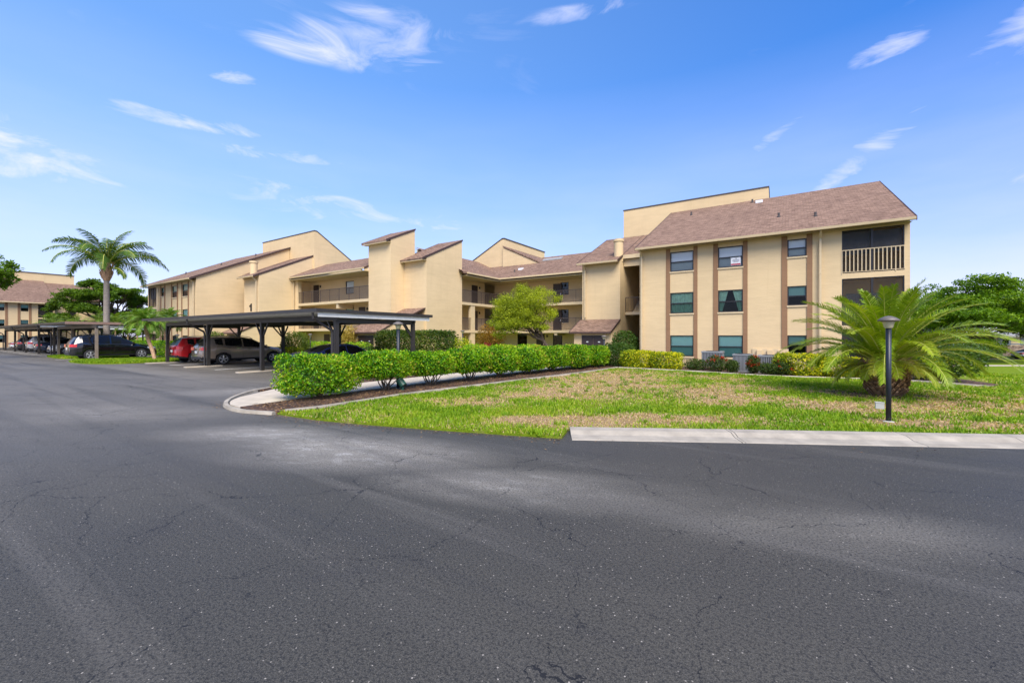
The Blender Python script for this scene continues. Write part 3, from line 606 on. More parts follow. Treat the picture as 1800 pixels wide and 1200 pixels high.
def window(O, U, Nn, h, style='white', parent=bld, sill=True):
    a, b, c, d = h; mb = MB(); t = .055; mid = c+(d-c)*.48
    for q in ((a, a+t, c, d), (b-t, b, c, d), (a+t, b-t, c, c+t), (a+t, b-t, d-t, d), (a+t, b-t, mid-.03, mid+.03)): obox(mb, O, U, Nn, *q, -.085, -.02)
    fr = part(mb, 'window', 'frame', parent)
    P = lambda u, v, dd: O+U*u+Z_*v-Nn*dd
    gm = {'white': 'glass', 'green': 'glassg', 'curtain': 'glassg', 'dark': 'glassd', 'half': 'glassg', 'drapes': 'glassg'}[style]; gl = {'glass': 'glasslow', 'glassg': 'glassglow', 'glassd': 'glassd'}[gm]
    for (v0, v1, dd, m2) in ((c+t, mid-.03, .05, gl), (mid+.03, d-t, .062, gm)):
        g = MB(); g.quad(P(a+t, v0, dd), P(b-t, v0, dd), P(b-t, v1, dd), P(a+t, v1, dd)); part(g, 'pane', m2, fr)
    bl = MB(); lo = {'white': c, 'green': c+(d-c)*.05, 'half': mid-.02, 'curtain': c, 'drapes': c, 'dark': d-(d-c)*.2}[style]
    if style == 'curtain':
        w_ = b-a
        for s0, s1, e0, e1 in ((a, a+.42*w_, a, a+.16*w_), (b, b-.42*w_, b, b-.16*w_)):
            for k in range(6):
                t0, t1 = k/6, (k+1)/6; f0 = lambda t: s0+(s1-s0)*t; f1 = lambda t: e0+(e1-e0)*t; z0 = .10+.03*(k % 2); z1 = .10+.03*((k+1) % 2)
                bl.quad(P(f1(t0), c, z0), P(f1(t1), c, z1), P(f0(t1), d, z1), P(f0(t0), d, z0))
        part(bl, 'curtain', 'curtain', fr)
    elif style == 'drapes':
        for k in range(26):
            t0, t1 = a+(b-a)*k/26, a+(b-a)*(k+1)/26; bl.quad(P(t0, c, .10+.03*(k % 2)), P(t1, c, .10+.03*((k+1) % 2)), P(t1, d, .10+.03*((k+1) % 2)), P(t0, d, .10+.03*(k % 2)))
        part(bl, 'curtain', 'curtain', fr)
    else:
        bl.quad(P(a, lo, .10), P(b, lo, .10), P(b, d, .10), P(a, d, .10)); part(bl, 'blind', 'blindw' if style in ('white', 'green') else 'blindg', fr)
    rm = MB(); rm.quad(P(a-.1, c-.1, .75), P(b+.1, c-.1, .75), P(b+.1, d+.1, .75), P(a-.1, d+.1, .75)); part(rm, 'dark_backing', 'room', fr)  # near-black sheet close behind the blind; its colour stands in for the unlit room
    if sill:
        s2 = MB(); obox(s2, O, U, Nn, a-.03, b+.03, c-.09, c-.005, -.02, .05); part(s2, 'sill', 'trimcream', fr)
    return fr

def railing(p, q, z0, z1, pitch=.115, m='rail', name='railing', th=.02):
    mb = MB(); p, q = Vector((*p, 0)), Vector((*q, 0)); d = q-p; L = d.length; n = max(2, int(L/pitch))
    mb.bar(p+Z_*z1, q+Z_*z1, .05, .045); mb.bar(p+Z_*(z0+.09), q+Z_*(z0+.09), .03, .03)
    for i in range(n+1):
        c = p+d*(i/n); big_ = i % 13 == 0; mb.bar(c+Z_*(z0 if big_ else z0+.09), c+Z_*(z1-.02), .04 if big_ else th)
    return part(mb, name, m)

SL = .47
def shed(x0, x1, y0, z0, y1, sl=SL, gut=True, th=.16, lrake=True, rrake=True, name='roof'):
    """roof rising towards +Y; z0 is the top of the eave edge"""
    z1 = z0+(y1-y0)*sl; mb = MB()
    mb.prism([(x0, y0, z0), (x0, y1, z1), (x0, y1, z1-th), (x0, y0, z0-th)], (x1-x0, 0, 0)); r = part(mb, name, 'roof')
    for x, ok in ((x0, lrake), (x1, rrake)):
        if ok: tb = MB(); tb.prism([(x-.02, y0-.01, z0-th-.02), (x-.02, y1+.01, z1-th-.02), (x-.02, y1+.01, z1+.02), (x-.02, y0-.01, z0+.02)], (.04, 0, 0)); part(tb, 'rake_trim', 'darkbrown', r)
    if gut:
        g = MB(); g.prism([(x0+.03, y0+.0, z0-.02), (x0+.03, y0-.12, z0-.02), (x0+.03, y0-.10, z0-.14), (x0+.03, y0+.0, z0-.16)], (x1-x0-.06, 0, 0)); part(g, 'gutter', 'trimcream', r)
    return r

def downspout(x, y, z0, z1, dy=-.1, wd=.09):
    mb = MB(); mb.box(x-wd/2, x+wd/2, y+dy-wd, y+dy, z0, z1-.35); mb.bar((x, y+dy-wd/2, z1-.36), (x, y+dy-.42, z1-.02), wd, wd)
    for k in (.35, .7): mb.box(x-wd*.7, x+wd*.7, y+dy-wd-.01, y+dy+.02, z0+(z1-z0)*k, z0+(z1-z0)*k+.04)
    return part(mb, 'downspout', 'trimcream')

def vent_pipe(x, y, z, h=.24, r=.06, m='coping'):
    mb = MB(); mb.lathe([(r*1.7, -.1), (r*1.7, .03), (r, .06), (r, h)], 10, (x, y, z)); return part(mb, 'vent_pipe', m)

def roofz(y, y0, z0): return z0+(y-y0)*SL

# ---- the two wings that face the lot (one mirrored)
def wing(fx, y0, cols, porch, xin, xout, styles, full):
    """fx(x) maps the right wing's x; y0 facade"""
    xl, xr = min(xin, xout), max(xin, xout); O = Vector((0, y0, 0)); Nn = -Y_
    ye, ze = y0-.6, 7.42; yr = y0+9.1; zr = roofz(yr, ye, ze)
    def hole(a, b, c, d): a, b = fx(a), fx(b); return (min(a, b), max(a, b), c, d)
    rows = [(.65, 1.92), (3.26, 4.53), (5.83, 7.03)]
    rows3 = [(.95, 1.92), (3.52, 4.55), (6.12, 7.05)]
    wins = []
    for ci, (a, b) in enumerate(cols):
        for ri, (c, d) in enumerate(rows3 if ci == 2 else rows): wins.append((hole(a, b, c, d), styles[ci][ri]))
    ph = [hole(porch[0], porch[1], c, d) for c, d in ((.0, 2.12), (2.42, 4.78), (5.05, 7.22))]
    mb = MB(); zt = roofz(y0, ye, ze)-.17
    panel(mb, O, X_, Nn, xl, xr, -.3, zt, [h for h, s in wins]+ph)
    for x in (xl, xr): mb.poly([(x, y0, -.3), (x, yr, -.3), (x, yr, zr-.17), (x, y0, zt)])
    mb.quad((xl, yr, -.3), (xr, yr, -.3), (xr, yr, zr-.2), (xl, yr, zr-.2))
    part(mb, 'wall', 'wall')
    bands = [(-6.46, -6.22), (-4.87, -4.65), (-3.79, -3.54), (-2.26, -2.03), (-.42, -.15), (.70, .95)]
    for a, b in bands: bb = MB(); a, b = sorted((fx(a), fx(b))); obox(bb, O, X_, Nn, a, b, 0, zt-.03, .002, .035); part(bb, 'brown_band', 'brown')
    for h, s in wins: window(O, X_, Nn, h, s)
    shed(xl-.12 if xl == xin else xl-.12, xr+.12, ye, ze, yr+.1)
    sf = MB(); sf.quad((xl, ye+.05, ze-.19), (xr, ye+.05, ze-.19), (xr, y0, ze-.16), (xl, y0, ze-.16)); part(sf, 'soffit', 'soffit')
    # screened porches
    pa, pb = sorted((fx(porch[0]), fx(porch[1])))
    for i, (a, b, c, d) in enumerate(ph):
        q = MB(); q.box(pa-.1, pb+.1, y0+2.2, y0+2.3, c-.1, d+.1); q.box(pa-.12, pa-.02, y0+.02, y0+2.2, c-.1, d+.1); q.box(pb+.02, pb+.12, y0+.02, y0+2.2, c-.1, d+.1)
        q.box(pa, pb, y0+.15, y0+2.2, c-.12, c-.02); q.box(pa, pb, y0+.15, y0+2.2, d+.02, d+.12); part(q, 'porch_wall', 'wall')
        fr = MB(); t = .05; mx_ = (a+b)/2
        for r_ in ((a, a+t, c, d), (b-t, b, c, d), (a+t, b-t, d-t, d), (a+t, b-t, c, c+t), (mx_-.045, mx_+.045, c+t, d-t)): obox(fr, O, X_, Nn, *r_, -.1, -.03)
        f_ = part(fr, 'porch_frame', 'frame')
        sc_ = MB(); sc_.quad((a+t, y0+.06, c), (b-t, y0+.06, c), (b-t, y0+.06, d-t), (a+t, y0+.06, d-t)); part(sc_, 'insect_screen', 'screen', f_)
        if i == 2:
            k = MB(); k.quad((a+t, y0+.22, c+.95), (mx_, y0+.22, c+.95), (mx_, y0+.22, d), (a+t, y0+.22, d)); k.quad((mx_, y0+.22, c+1.0), (b-t, y0+.22, c+1.0), (b-t, y0+.22, d-.1), (mx_, y0+.22, d-.1)); part(k, 'roll_blind', 'screend', f_)
            if full: railing((a, y0+.0), (b, y0+.0), c-.03, c+1.16, .155, 'trimcream', 'porch_railing', .04)
        else:
            k = MB(); k.box(a+.35, a+1.2, y0+2.15, y0+2.19, c, c+1.75); k.box(b-1.05, b-.2, y0+2.15, y0+2.19, c+.1, c+1.75); part(k, 'patio_door', 'glassd', f_)
            k = MB(); k.box(a+t, b-t, y0+.1, y0+.13, c, c+.75); part(k, 'kick_panel', 'frame', f_)
    return zt

RS = [['green', 'drapes', 'white'], ['green', 'curtain', 'white'], ['half', 'half', 'white']]
wing(lambda x: x, 27.2, [(-6.22, -4.87), (-3.54, -2.26), (-.15, .70)], (2.17, 4.54), -8.1, 4.74, RS, True)
LS = [['dark', 'green', 'half'], ['dark', 'green', 'half'], ['dark', 'dark', 'half']]
wing(lambda x: -55.9-x, 17.3, [(-6.22, -4.87), (-3.54, -2.26), (-.15, .70)], (2.17, 4.54), -47.8, -60.6, LS, False)
downspout(1.28, 27.2, 0, 7.3); downspout(-7.93, 27.2, 0, 7.3); downspout(-48.1, 17.3, 0, 7.4); downspout(-57.0, 17.3, 0, 7.4)
for x, y in ((-6.3, 34.3), (-2.35, 35.6), (-.6, 30.0), (1.15, 29.0)): vent_pipe(x, y, roofz(y, 26.6, 7.42))
for x, y in ((-58, 20), (-54, 22), (-51.5, 24.5)): vent_pipe(x, y, roofz(y, 16.7, 7.42))
def box_vent(x, y, z):
    mb = MB(); mb.prism([(x-.22, y-.2, z-.08), (x-.22, y+.2, z+.08), (x-.22, y+.2, z+.22), (x-.22, y-.2, z+.12)], (.44, 0, 0)); part(mb, 'roof_vent', 'whitemetal')
box_vent(-1.9, 35.3, roofz(35.3, 26.6, 7.42))

# ---- tall rear blocks with a high front wall and a roof falling to the back
def high_block(x0, x1, y0, zt, back, drop):
    mb = MB(); prof = [(y0, -.3), (y0, zt), (y0+.25, zt), (y0+back, zt-drop), (y0+back, -.3)]
    mb.prism([(x0, y, z) for y, z in prof], (x1-x0, 0, 0)); part(mb, 'wall', 'wall')
    cp = MB(); cp.box(x0-.04, x1+.04, y0-.04, y0+.3, zt+.002, zt+.09)
    for x in (x0-.04, x1-.06): cp.prism([(x, y0+.3, zt), (x, y0+.3, zt+.09), (x, y0+back, zt-drop+.09), (x, y0+back, zt-drop)], (.1, 0, 0))
    part(cp, 'coping', 'coping')
    rf = MB(); rf.quad((x0+.1, y0+.3, zt+.03), (x1-.1, y0+.3, zt+.03), (x1-.1, y0+back, zt-drop+.03), (x0+.1, y0+back, zt-drop+.03)); part(rf, 'roof', 'roof')
high_block(-12.25, -1.36, 36.42, 12.82, 9, 5.4)
high_block(-53.9, -43.0, 26.45, 13.2, 9, 5.2)

# ---- stair bays beside each wing: solid bay, open breezeway, low store-room in front
def stair_bay(x0, x1, xw, y0, ze, sgn, front):
    """bay x0..x1; breezeway between the bay and wing wall xw"""
    ye = y0-.55; yr = y0+5.9; zr = roofz(yr, ye, ze); zt = roofz(y0, ye, ze)-.17
    mb = MB(); mb.prism([(x0, y0, -.3), (x0, y0, zt), (x0, yr, zr-.17), (x0, yr, -.3)], (x1-x0, 0, 0)); part(mb, 'wall', 'wall')
    shed(x0-.22, x1+.02, ye, ze, yr)
    a, b = (x1, xw) if sgn > 0 else (xw, x0)
    yb = y0+.9; zb = roofz(yb-.35, ye, ze)
    shed(a+.02, b-.0, yb-.35, zb, yr, SL, False, lrake=False, rrake=False)
    f = MB(); f.box(a+.03, b-.03, yb-.36, yb-.30, zb-.30, zb-.02); f.box(a+.03, b-.03, yb-.1, yb+.08, zb-.85, zb-.31); part(f, 'fascia', 'trimcream')
    if front:
        s = MB(); s.box(a+.02, b-.02, yb+.2, yb+1.6, 3.48, 3.68); s.prism([(a+.1, yb+1.6, 3.5), (a+.1, yb+1.6, 3.68), (a+.1, yb+3.9, 5.1), (a+.1, yb+3.9, 4.85)], (1.05, 0, 0)); s.prism([(a+1.25, yb+1.6, 3.68), (a+1.25, yb+1.6, 3.4), (a+1.25, yb+3.9, 2.2), (a+1.25, yb+3.9, 2.5)], (1.0, 0, 0)); part(s, 'stair', 'trimcream')
        s = MB(); s.box(a+.02, b-.02, yb+3.95, yb+5.0, 4.82, 5.05); s.box(a+.02, b-.02, yb+3.95, yb+5.0, 2.22, 2.45); s.box(a+.02, b-.02, yb+5.0, yb+5.1, 0, zb+2); part(s, 'landing', 'wall')
        d = MB(); d.box(a+1.2, b-.2, yb+4.94, yb+4.985, 5.07, 7.1); d.box(a+1.2, b-.2, yb+4.94, yb+4.985, 2.47, 4.5); part(d, 'door', 'door')
        railing((a+.04, yb+.25), (b-.04, yb+.25), 3.68, 4.78)
    # chimney-like round stack
    cx = x1-.3 if sgn > 0 else x0+.75; cy = y0+.55; zc = roofz(cy, ye, ze)
    c = MB(); c.lathe([(.34, -.5), (.34, .98), (.40, 1.0), (.40, 1.18), (.30, 1.2)], 20, (cx, cy, zc)); part(c, 'chimney', 'wall', smooth=False)
    downspout((x0+.02 if sgn > 0 else x1-.3), y0, 0, ze-.1) if sgn < 0 else None

def store_room(x0, x1, y0, y1, z0, z1, door, mdoor):
    """small lean-to against the building"""
    mb = MB(); mb.prism([(x0, y0, -.3), (x0, y0, z0-.12), (x0, y1-.003, z1-.12), (x0, y1-.003, -.3)], (x1-x0, 0, 0)); part(mb, 'wall', 'wall')
    sl = (z1-z0)/(y1-y0); shed(x0-.22, x1+.03, y0-.38, z0-.38*sl, y1-.005, sl, False, .1)
    f = MB(); f.box(x0-.2, x1+.02, y0-.41, y0-.37, z0-.38*sl-.13, z0-.38*sl-.0); part(f, 'fascia', 'darkbrown')
    fr = MB(); a, b, c, d = door; fr.box(a-.07, b+.07, y0-.03, y0-.002, -.1, d+.08); df = part(fr, 'door_frame', 'trimcream')
    m_ = (a+b)/2
    for q0, q1 in ((a, m_-.01), (m_+.01, b)):
        k = MB(); k.box(q0, q1, y0-.06, y0-.032, 0, d); dd = part(k, 'door', mdoor, df)
        k = MB(); k.box((q0+q1)/2-.08, (q0+q1)/2+.08, y0-.066, y0-.061, 1.42, 1.49); part(k, 'door_plate', 'plate', dd)

stair_bay(-13.5, -10.5, -8.1, 30.4, 7.42, 1, True)
store_room(-13.45, -10.51, 28.8, 30.4, 2.36, 3.13, (-12.81, -11.02, 0, 1.92), 'door')
stair_bay(-46.15, -43.2, -47.8, 20.85, 7.72, -1, False)
store_room(-46.1, -43.25, 19.25, 20.85, 2.36, 3.13, (-45.3, -44.0, 0, 1.92), 'doorgrey')
downspout(-13.2, 30.4, 3.3, 7.3)
# the figure 1 on the left bay
n1 = MB(); n1.prism([(-44.86, 20.845, 4.34), (-44.58, 20.845, 4.34), (-44.58, 20.845, 5.08), (-44.76, 20.845, 5.08), (-44.86, 20.845, 4.96), (-45.05, 20.845, 4.90), (-45.05, 20.845, 4.76), (-44.86, 20.845, 4.80)], (0, -.03, 0)); part(n1, 'number', 'ink')

# ---- lift tower and the bay to its right
def tower(x0, x1, y0, y1, ze, yov=.5, lo=.3):
    ye = y0-yov; zt = roofz(y0, ye, ze)-.14; zr = roofz(y1, ye, ze)
    mb = MB(); mb.prism([(x0, y0, -.3), (x0, y0, zt), (x0, y1, zr-.14), (x0, y1, -.3)], (x1-x0, 0, 0)); part(mb, 'wall', 'wall')
    r = shed(x0-lo, x1+.03, ye, ze, y1+.05, SL, False, .13)
    f = MB(); f.box(x0-lo+.02, x1+.01, ye+.02, ye+.06, ze-.2, ze-.131); f.box(x0-lo+.03, x1, ye+.06, y0-.005, ze-.17, ze-.135); part(f, 'fascia', 'trimcream', r)
tower(-31.2, -28.3, 24.3, 27.05, 9.98)
tower(-28.297, -25.6, 25.8, 30.4, 8.42)
store_room(-31.4, -27.6, 22.8, 24.3, 2.40, 3.18, (-30.6, -28.6, 0, 1.92), 'door')
cn = shed(-28.4, -25.75, 24.5, 3.72, 25.79, .42, False, .1)
cw = MB(); cw.box(-27.6, -25.8, 24.75, 25.79, -.2, 3.66); part(cw, 'wall', 'wall')

# ---- left corridor block (faces front), courtyard corridor (faces right), centre corridor (faces front)
def corridor(p, q, inward, floors, zeave, doors=(), wins=(), cols=(), depth=1.75):
    p, q = Vector((*p, 0)), Vector((*q, 0)); U = (q-p).normalized(); L = (q-p).length; I = Vector((*inward, 0)); Nn = -I
    B = p+I*depth
    mb = MB(); panel(mb, B, U, Nn, 0, L, -.3, zeave+.4, [h for h, s in wins]); part(mb, 'wall', 'wall')
    for z in floors:
        s = MB(); a = [p-I*.02, q-I*.02, q+I*(depth-.004), p+I*(depth-.004)]; s.prism([tuple(v+Z_*z) for v in a], (0, 0, -.24)); part(s, 'floor_slab', 'trimcream')
        railing((p+I*.06)[:2], (q+I*.06)[:2], z, z+1.16)
    c = MB(); e0, e1 = (0., 0.) if p.x > -40 else (0, 0); a = [p-I*.53, q-I*.53, q+I*(depth-.004), p+I*(depth-.004)]; c.prism([tuple(v+Z_*(zeave-.10)) for v in a], (0, 0, -.06)); part(c, 'soffit', 'soffit')
    for h, s in wins: window(B, U, Nn, h, s)
    for u, z, wd in doors:
        d = MB(); obox(d, B, U, Nn, u, u+wd, z, z+2.05, .01, .05); dr = part(d, 'door', 'door')
        d = MB(); obox(d, B, U, Nn, u+wd-.12, u+wd-.06, z+.95, z+1.08, .052, .09); part(d, 'handle', 'chrome', dr)
        d = MB(); obox(d, B, U, Nn, u+wd+.25, u+wd+.37, z+1.75, z+1.98, .003, .11); part(d, 'wall_lamp', 'frame')
    for u, wd, z1 in cols:
        k = MB(); obox(k, p, U, Nn, u, u+wd, -.3, z1, -.32, -.03); part(k, 'column', 'trimcream')

corridor((-43.2, 24.4), (-31.2, 24.4), (0, 1), (5.2, 2.6), 7.75, doors=[(.6, 5.2, .95), (.6, 2.6, .95), (2.5, 0, .95), (8.2, 2.6, .95)], wins=[((6.1, 7.4, 6.05, 7.3), 'white'), ((6.1, 7.4, 3.4, 4.7), 'half')])
for z_ in (4.5, 1.9):
    cb_ = MB(); cb_.box(-36.15, -35.85, 24.45, 26.1, z_, z_+.455); part(cb_, 'beam', 'trimcream')
shed(-43.18, -31.205, 23.85, 7.92, 27.75)
ec = MB(); ec.prism([(-31.26, 23.87, 7.6), (-31.26, 24.29, 7.6), (-31.26, 24.29, 7.93), (-31.26, 23.87, 7.76)], (.052, 0, 0)); part(ec, 'fascia', 'trimcream')
pw = MB(); pw.box(-43.18, -42.55, 24.36, 24.75, -.2, 7.7); part(pw, 'column', 'wall')
downspout(-43.0, 24.3, 0, 7.8)
corridor((-25.6, 30.4), (-25.6, 36.2), (-1, 0), (5.05, 2.42), 7.63, doors=[(3.6, 5.05, .95), (3.6, 2.42, .95)], cols=[(1.35, .62, 4.8)])
corridor((-27.3, 36.2), (-13.5, 36.2), (0, 1), (5.05, 2.42), 7.63, doors=[(7.3, 5.05, .95), (3.2, 5.05, .95), (5.35, 0, .95), (7.3, 2.42, .95)], wins=[((8.1, 9.0, 5.95, 7.2), 'dark'), ((7.25, 8.3, .85, 2.05), 'dark'), ((8.1, 9.0, 3.2, 4.5), 'dark'), ((3.0, 4.2, .9, 2.05), 'dark')])
cb_ = MB(); cb_.box(-19.0, -18.7, 36.25, 37.9, 1.95, 2.175); part(cb_, 'beam', 'trimcream')
# roofs of the court: centre roof rises to +Y, side roof rises to -X, meeting in a valley
zc, yc, xc = 7.80, 35.65, -25.05
rm = MB(); zr = zc+6.2*SL
rm.add([(xc, yc, zc), (-13.3, yc, zc), (-13.3, yc+6.2, zr), (xc-6.2, yc+6.2, zr)], [(0, 1, 2, 3)])
rm.add([(xc, yc, zc-.16), (-13.3, yc, zc-.16), (-13.3, yc+6.2, zr-.16), (xc-6.2, yc+6.2, zr-.16)], [(3, 2, 1, 0)]); rm.quad((xc, yc, zc), (xc, yc, zc-.16), (-13.3, yc, zc-.16), (-13.3, yc, zc))
r1 = part(rm, 'roof', 'roof')
g = MB(); g.box(xc-.1, -13.4, yc-.12, yc-.003, zc-.15, zc-.01); part(g, 'gutter', 'trimcream', r1)
rm = MB(); rm.quad((xc, 29.9, zc), (xc, yc, zc), (xc-6.2, yc+6.2, zr), (xc-6.2, 29.9, zr)); rm.quad((xc, 29.9, zc-.16), (xc-6.2, 29.9, zr-.16), (xc-6.2, yc+6.2, zr-.16), (xc, yc, zc-.16)); rm.quad((xc, 29.9, zc), (xc, 29.9, zc-.16), (xc, yc, zc-.16), (xc, yc, zc))
r2 = part(rm, 'roof', 'roofx')
g = MB(); g.box(xc+.003, xc+.12, 30.45, yc-.1, zc-.15, zc-.01); part(g, 'gutter', 'trimcream', r2)
bw = MB(); bw.box(-25.2, -13.3, 41.8, 42, 0, zr-.1); bw.box(-31.5, -31.3, 30.4, 42, 0, zr-.1); part(bw, 'wall', 'wall')
sk = MB(); sk.prism([(-22.6, 40.3, zc+(40.3-yc)*SL+.02), (-22.6, 40.8, zc+(40.8-yc)*SL+.02), (-22.6, 40.8, zc+(40.8-yc)*SL+.12), (-22.6, 40.3, zc+(40.3-yc)*SL+.12)], (2.3, 0, 0)); part(sk, 'skylight', 'greydeck')
vent_pipe(-24.3, 37.4, zc+(37.4-yc)*SL); box_vent(-23.9, 38.0, zc+(38.0-yc)*SL)
# cross block behind the court: gable end to the front, high wall towards the right
gy = 40.1; gm_ = MB(); gm_.prism([(-33.5, gy, 0), (-33.5, gy, 10.15), (-27.75, gy, 13.0), (-27.5, gy, 13.0), (-27.5, gy, 0)], (0, 9.6, 0)); part(gm_, 'wall', 'wall')
gr = MB(); gr.prism([(-33.6, gy-.05, 10.13), (-27.72, gy-.05, 13.04), (-27.72, gy-.05, 13.14), (-33.6, gy-.05, 10.23)], (0, 9.7, 0)); gr.box(-27.71, -27.44, gy-.05, gy+9.65, 13.01, 13.12); part(gr, 'coping', 'coping')
lw = MB(); lw.prism([(-27.497, gy-.25, 0), (-27.497, gy-.25, 11.95), (-21.8, gy-.25, 9.3), (-21.8, gy-.25, 0)], (0, 9.0, 0)); part(lw, 'wall', 'wall')
lr = MB(); lr.prism([(-27.48, gy-.32, 12.02), (-27.48, gy-.32, 12.16), (-21.3, gy-.32, 9.26), (-21.3, gy-.32, 9.12)], (0, 9.1, 0)); part(lr, 'roof', 'roofx')

# sign in a top-floor window
sg = empty('window_sign', (-2.6, 27.2, 5.92), 0, 'white notice with red strip inside a top-floor window', 'sign')
k = MB(); k.box(-.28, .22, .032, .044, 0, .46); k.build('board', 'signwhite', sg)
k = MB(); k.box(-.27, .21, .024, .030, .02, .10); k.build('red_strip', 'signred', sg)
k = MB(); k.box(-.03, .02, .024, .030, .36, .42)
for i, (a, b) in enumerate(((-.18, .14), (-.2, .16), (-.14, .1))): k.box(a, b, .024, .030, .30-.06*i, .325-.06*i)
k.build('print', 'signgrey', sg)

# ================================================================== OTHER BUILDINGS
lb = empty('neighbour_building', (-108, 10, 0), 0, 'distant cream apartment block with brown roof at the left edge', 'building')
mb = MB(); O = Vector((-107.7, 0, 0)); Nn = X_
LW = [(a, b, c, d) for (a, b) in ((-22, -20.3), (-9, -7.3), (-2.5, -.8), (3.6, 5.2), (9.3, 11.3), (14.4, 15.9)) for (c, d) in ((.8, 2.0), (3.3, 4.6), (5.95, 7.2))][:]
LW = [h for h in LW if h[0] < 8]
LP = [(15.9, 17.65, c, d) for c, d in ((.1, 2.2), (2.5, 4.8), (5.0, 7.2))]
LWALL = [(a_, b_, c, d) for (a_, b_) in ((10.7, 12.2), (13.95, 14.8)) for c, d in ((.8, 2.0), (3.3, 4.55), (6.0, 7.15))]
HO = [h for h in LW if not (9 < h[0] < 12)]+LWALL+LP
# shift columns so the visible two sit where the photo has them
panel(mb, O, Y_, Nn, -26, 17.9, -.3, 7.5, HO)
mb.poly([(-107.7, 17.9, -.3), (-118, 17.9, -.3), (-118, 17.9, 12), (-107.7, 17.9, 7.5)]); mb.poly([(-107.7, -26, -.3), (-118, -26, -.3), (-118, -26, 12), (-107.7, -26, 7.5)])
mb.quad((-118, -26, -.3), (-118, 17.9, -.3), (-118, 17.9, 12), (-118, -26, 12))
part(mb, 'wall', 'wall', lb)
for h in HO:
    if h in LP:
        q = MB(); q.box(-109.9, -109.8, h[0]-.1, h[1]+.1, h[2]-.1, h[3]+.1); part(q, 'porch_wall', 'doorgrey', lb)
        q = MB(); q.quad((-107.76, h[0], h[2]), (-107.76, h[1], h[2]), (-107.76, h[1], h[3]), (-107.76, h[0], h[3])); part(q, 'insect_screen', 'screen', lb)
        q = MB(); q.box(-107.8, -107.68, (h[0]+h[1])/2-.06, (h[0]+h[1])/2+.06, h[2], h[3]); part(q, 'porch_frame', 'frame', lb)
    else: window(O, Y_, Nn, h, 'half', lb, False)
bb = MB()
for a, b in ((10.7, 12.2), (13.95, 14.8), (3.6, 5.2), (-2.5, -.8)):
    for e_ in (a-.35, b+.05): bb = MB(); obox(bb, O, Y_, Nn, e_, e_+.3, 0, 7.4, .002, .04); part(bb, 'brown_band', 'brown', lb)
rf = MB(); rf.prism([(-107.0, -26.3, 7.35), (-107.0, -26.3, 7.55), (-118, -26.3, 12.2), (-118, -26.3, 12.0)], (0, 44.4, 0)); rr = part(rf, 'roof', 'roofx', lb)
gt = MB(); gt.box(-106.99, -106.85, -26, 18, 7.38, 7.54); part(gt, 'gutter', 'trimcream', rr)
hb = MB(); hb.box(-130, -118.01, -30, 22.2, 0, 13.6); hb.prism([(-110.6, 17.903, 0), (-118, 17.903, 0), (-118, 17.903, 11.4), (-110.6, 17.903, 8.4)], (0, 6.5, 0)); part(hb, 'wall', 'wall', lb)
rf = MB(); rf.prism([(-110.0, 17.95, 8.4), (-110.0, 17.95, 8.6), (-118, 17.95, 11.9), (-118, 17.95, 11.7)], (0, 6.9, 0)); part(rf, 'roof', 'roofx', lb)
cp = MB(); cp.box(-130.05, -117.9, -30.05, 22.25, 13.602, 13.72); part(cp, 'coping', 'coping', lb)
wn = MB(); wn.box(-110.55, -110.5, 20.0, 21.0, 5.6, 7.0); part(wn, 'window', 'frame', lb)
sk = MB(); sk.prism([(-114.8, 2.2, 10.9), (-114.8, 7.4, 10.9), (-115.5, 7.4, 11.22), (-115.5, 2.2, 11.22)], (.05, 0, .12)); part(sk, 'skylight', 'whitemetal', lb)
vp = MB(); vp.box(-112.2, -111.8, -1.6, -1.1, 9.7, 10.1); part(vp, 'roof_vent', 'whitemetal', lb)
ar = MB()
for t0, t1 in zip(np.linspace(0, math.pi, 11)[:-1], np.linspace(0, math.pi, 11)[1:]):
    ar.bar((-110.54, 22.9+math.cos(t0)*.95, 7.0+math.sin(t0)*.95), (-110.54, 22.9+math.cos(t1)*.95, 7.0+math.sin(t1)*.95), .2, .28)
part(ar, 'arch_trim', 'brown', lb)

# house behind the right-hand trees
fr_ = lambda d, r: Fv*d+Rv*r
hs_ = empty('stone_house', tuple(fr_(71, 85)-Vector((0, 0, 1.5))), R(33.369), 'low house with field-stone walls and shingled roof beyond the far street', 'house')
def hbox(x0, x1, y0, y1, z0, z1, nm, m, par=None): b_ = MB(); b_.box(x0, x1, y0, y1, z0, z1); return b_.build(nm, m, par or hs_)
hbox(-4.0, 14, 0, 8, -.2, 1.75, 'stone_wall', 'stone'); hbox(-4.0, 14, .05, 8, 1.751, 3.25, 'wall', 'trimcream')
hbox(-10.5, -6.2, .6, 8, -.2, 3.6, 'stone_wall', 'stone'); hbox(-6.198, -4.002, 1.4, 8, -.2, 3.4, 'wall', 'doorgrey')
k = MB(); k.prism([(-4.6, -.7, 3.2), (-4.6, -.7, 3.5), (-4.6, 4, 5.4), (-4.6, 8.7, 3.4), (-4.6, 8.7, 3.2)], (19, 0, 0)); k.build('roof', 'greydeck', hs_)
k = MB(); k.prism([(-11.2, -.1, 3.55), (-11.2, -.1, 3.85), (-11.2, 4, 5.3), (-11.2, 8.7, 3.6)], (6.595, 0, 0)); k.build('roof', 'greydeck', hs_)
for x in (-2.6, 1.2, 6): 
    f_ = hbox(x-.9, x+1.3, -.03, .04, 1.85, 3.05, 'window', 'acgrey'); hbox(x-.1, x+.9, -.04, -.031, 1.95, 2.9, 'pane', 'glassd', f_)
wh = empty('white_house', tuple(fr_(80, 79)-Vector((0, 0, 1.5))), R(33.369), 'pale house side glimpsed through the big palm fronds', 'house')
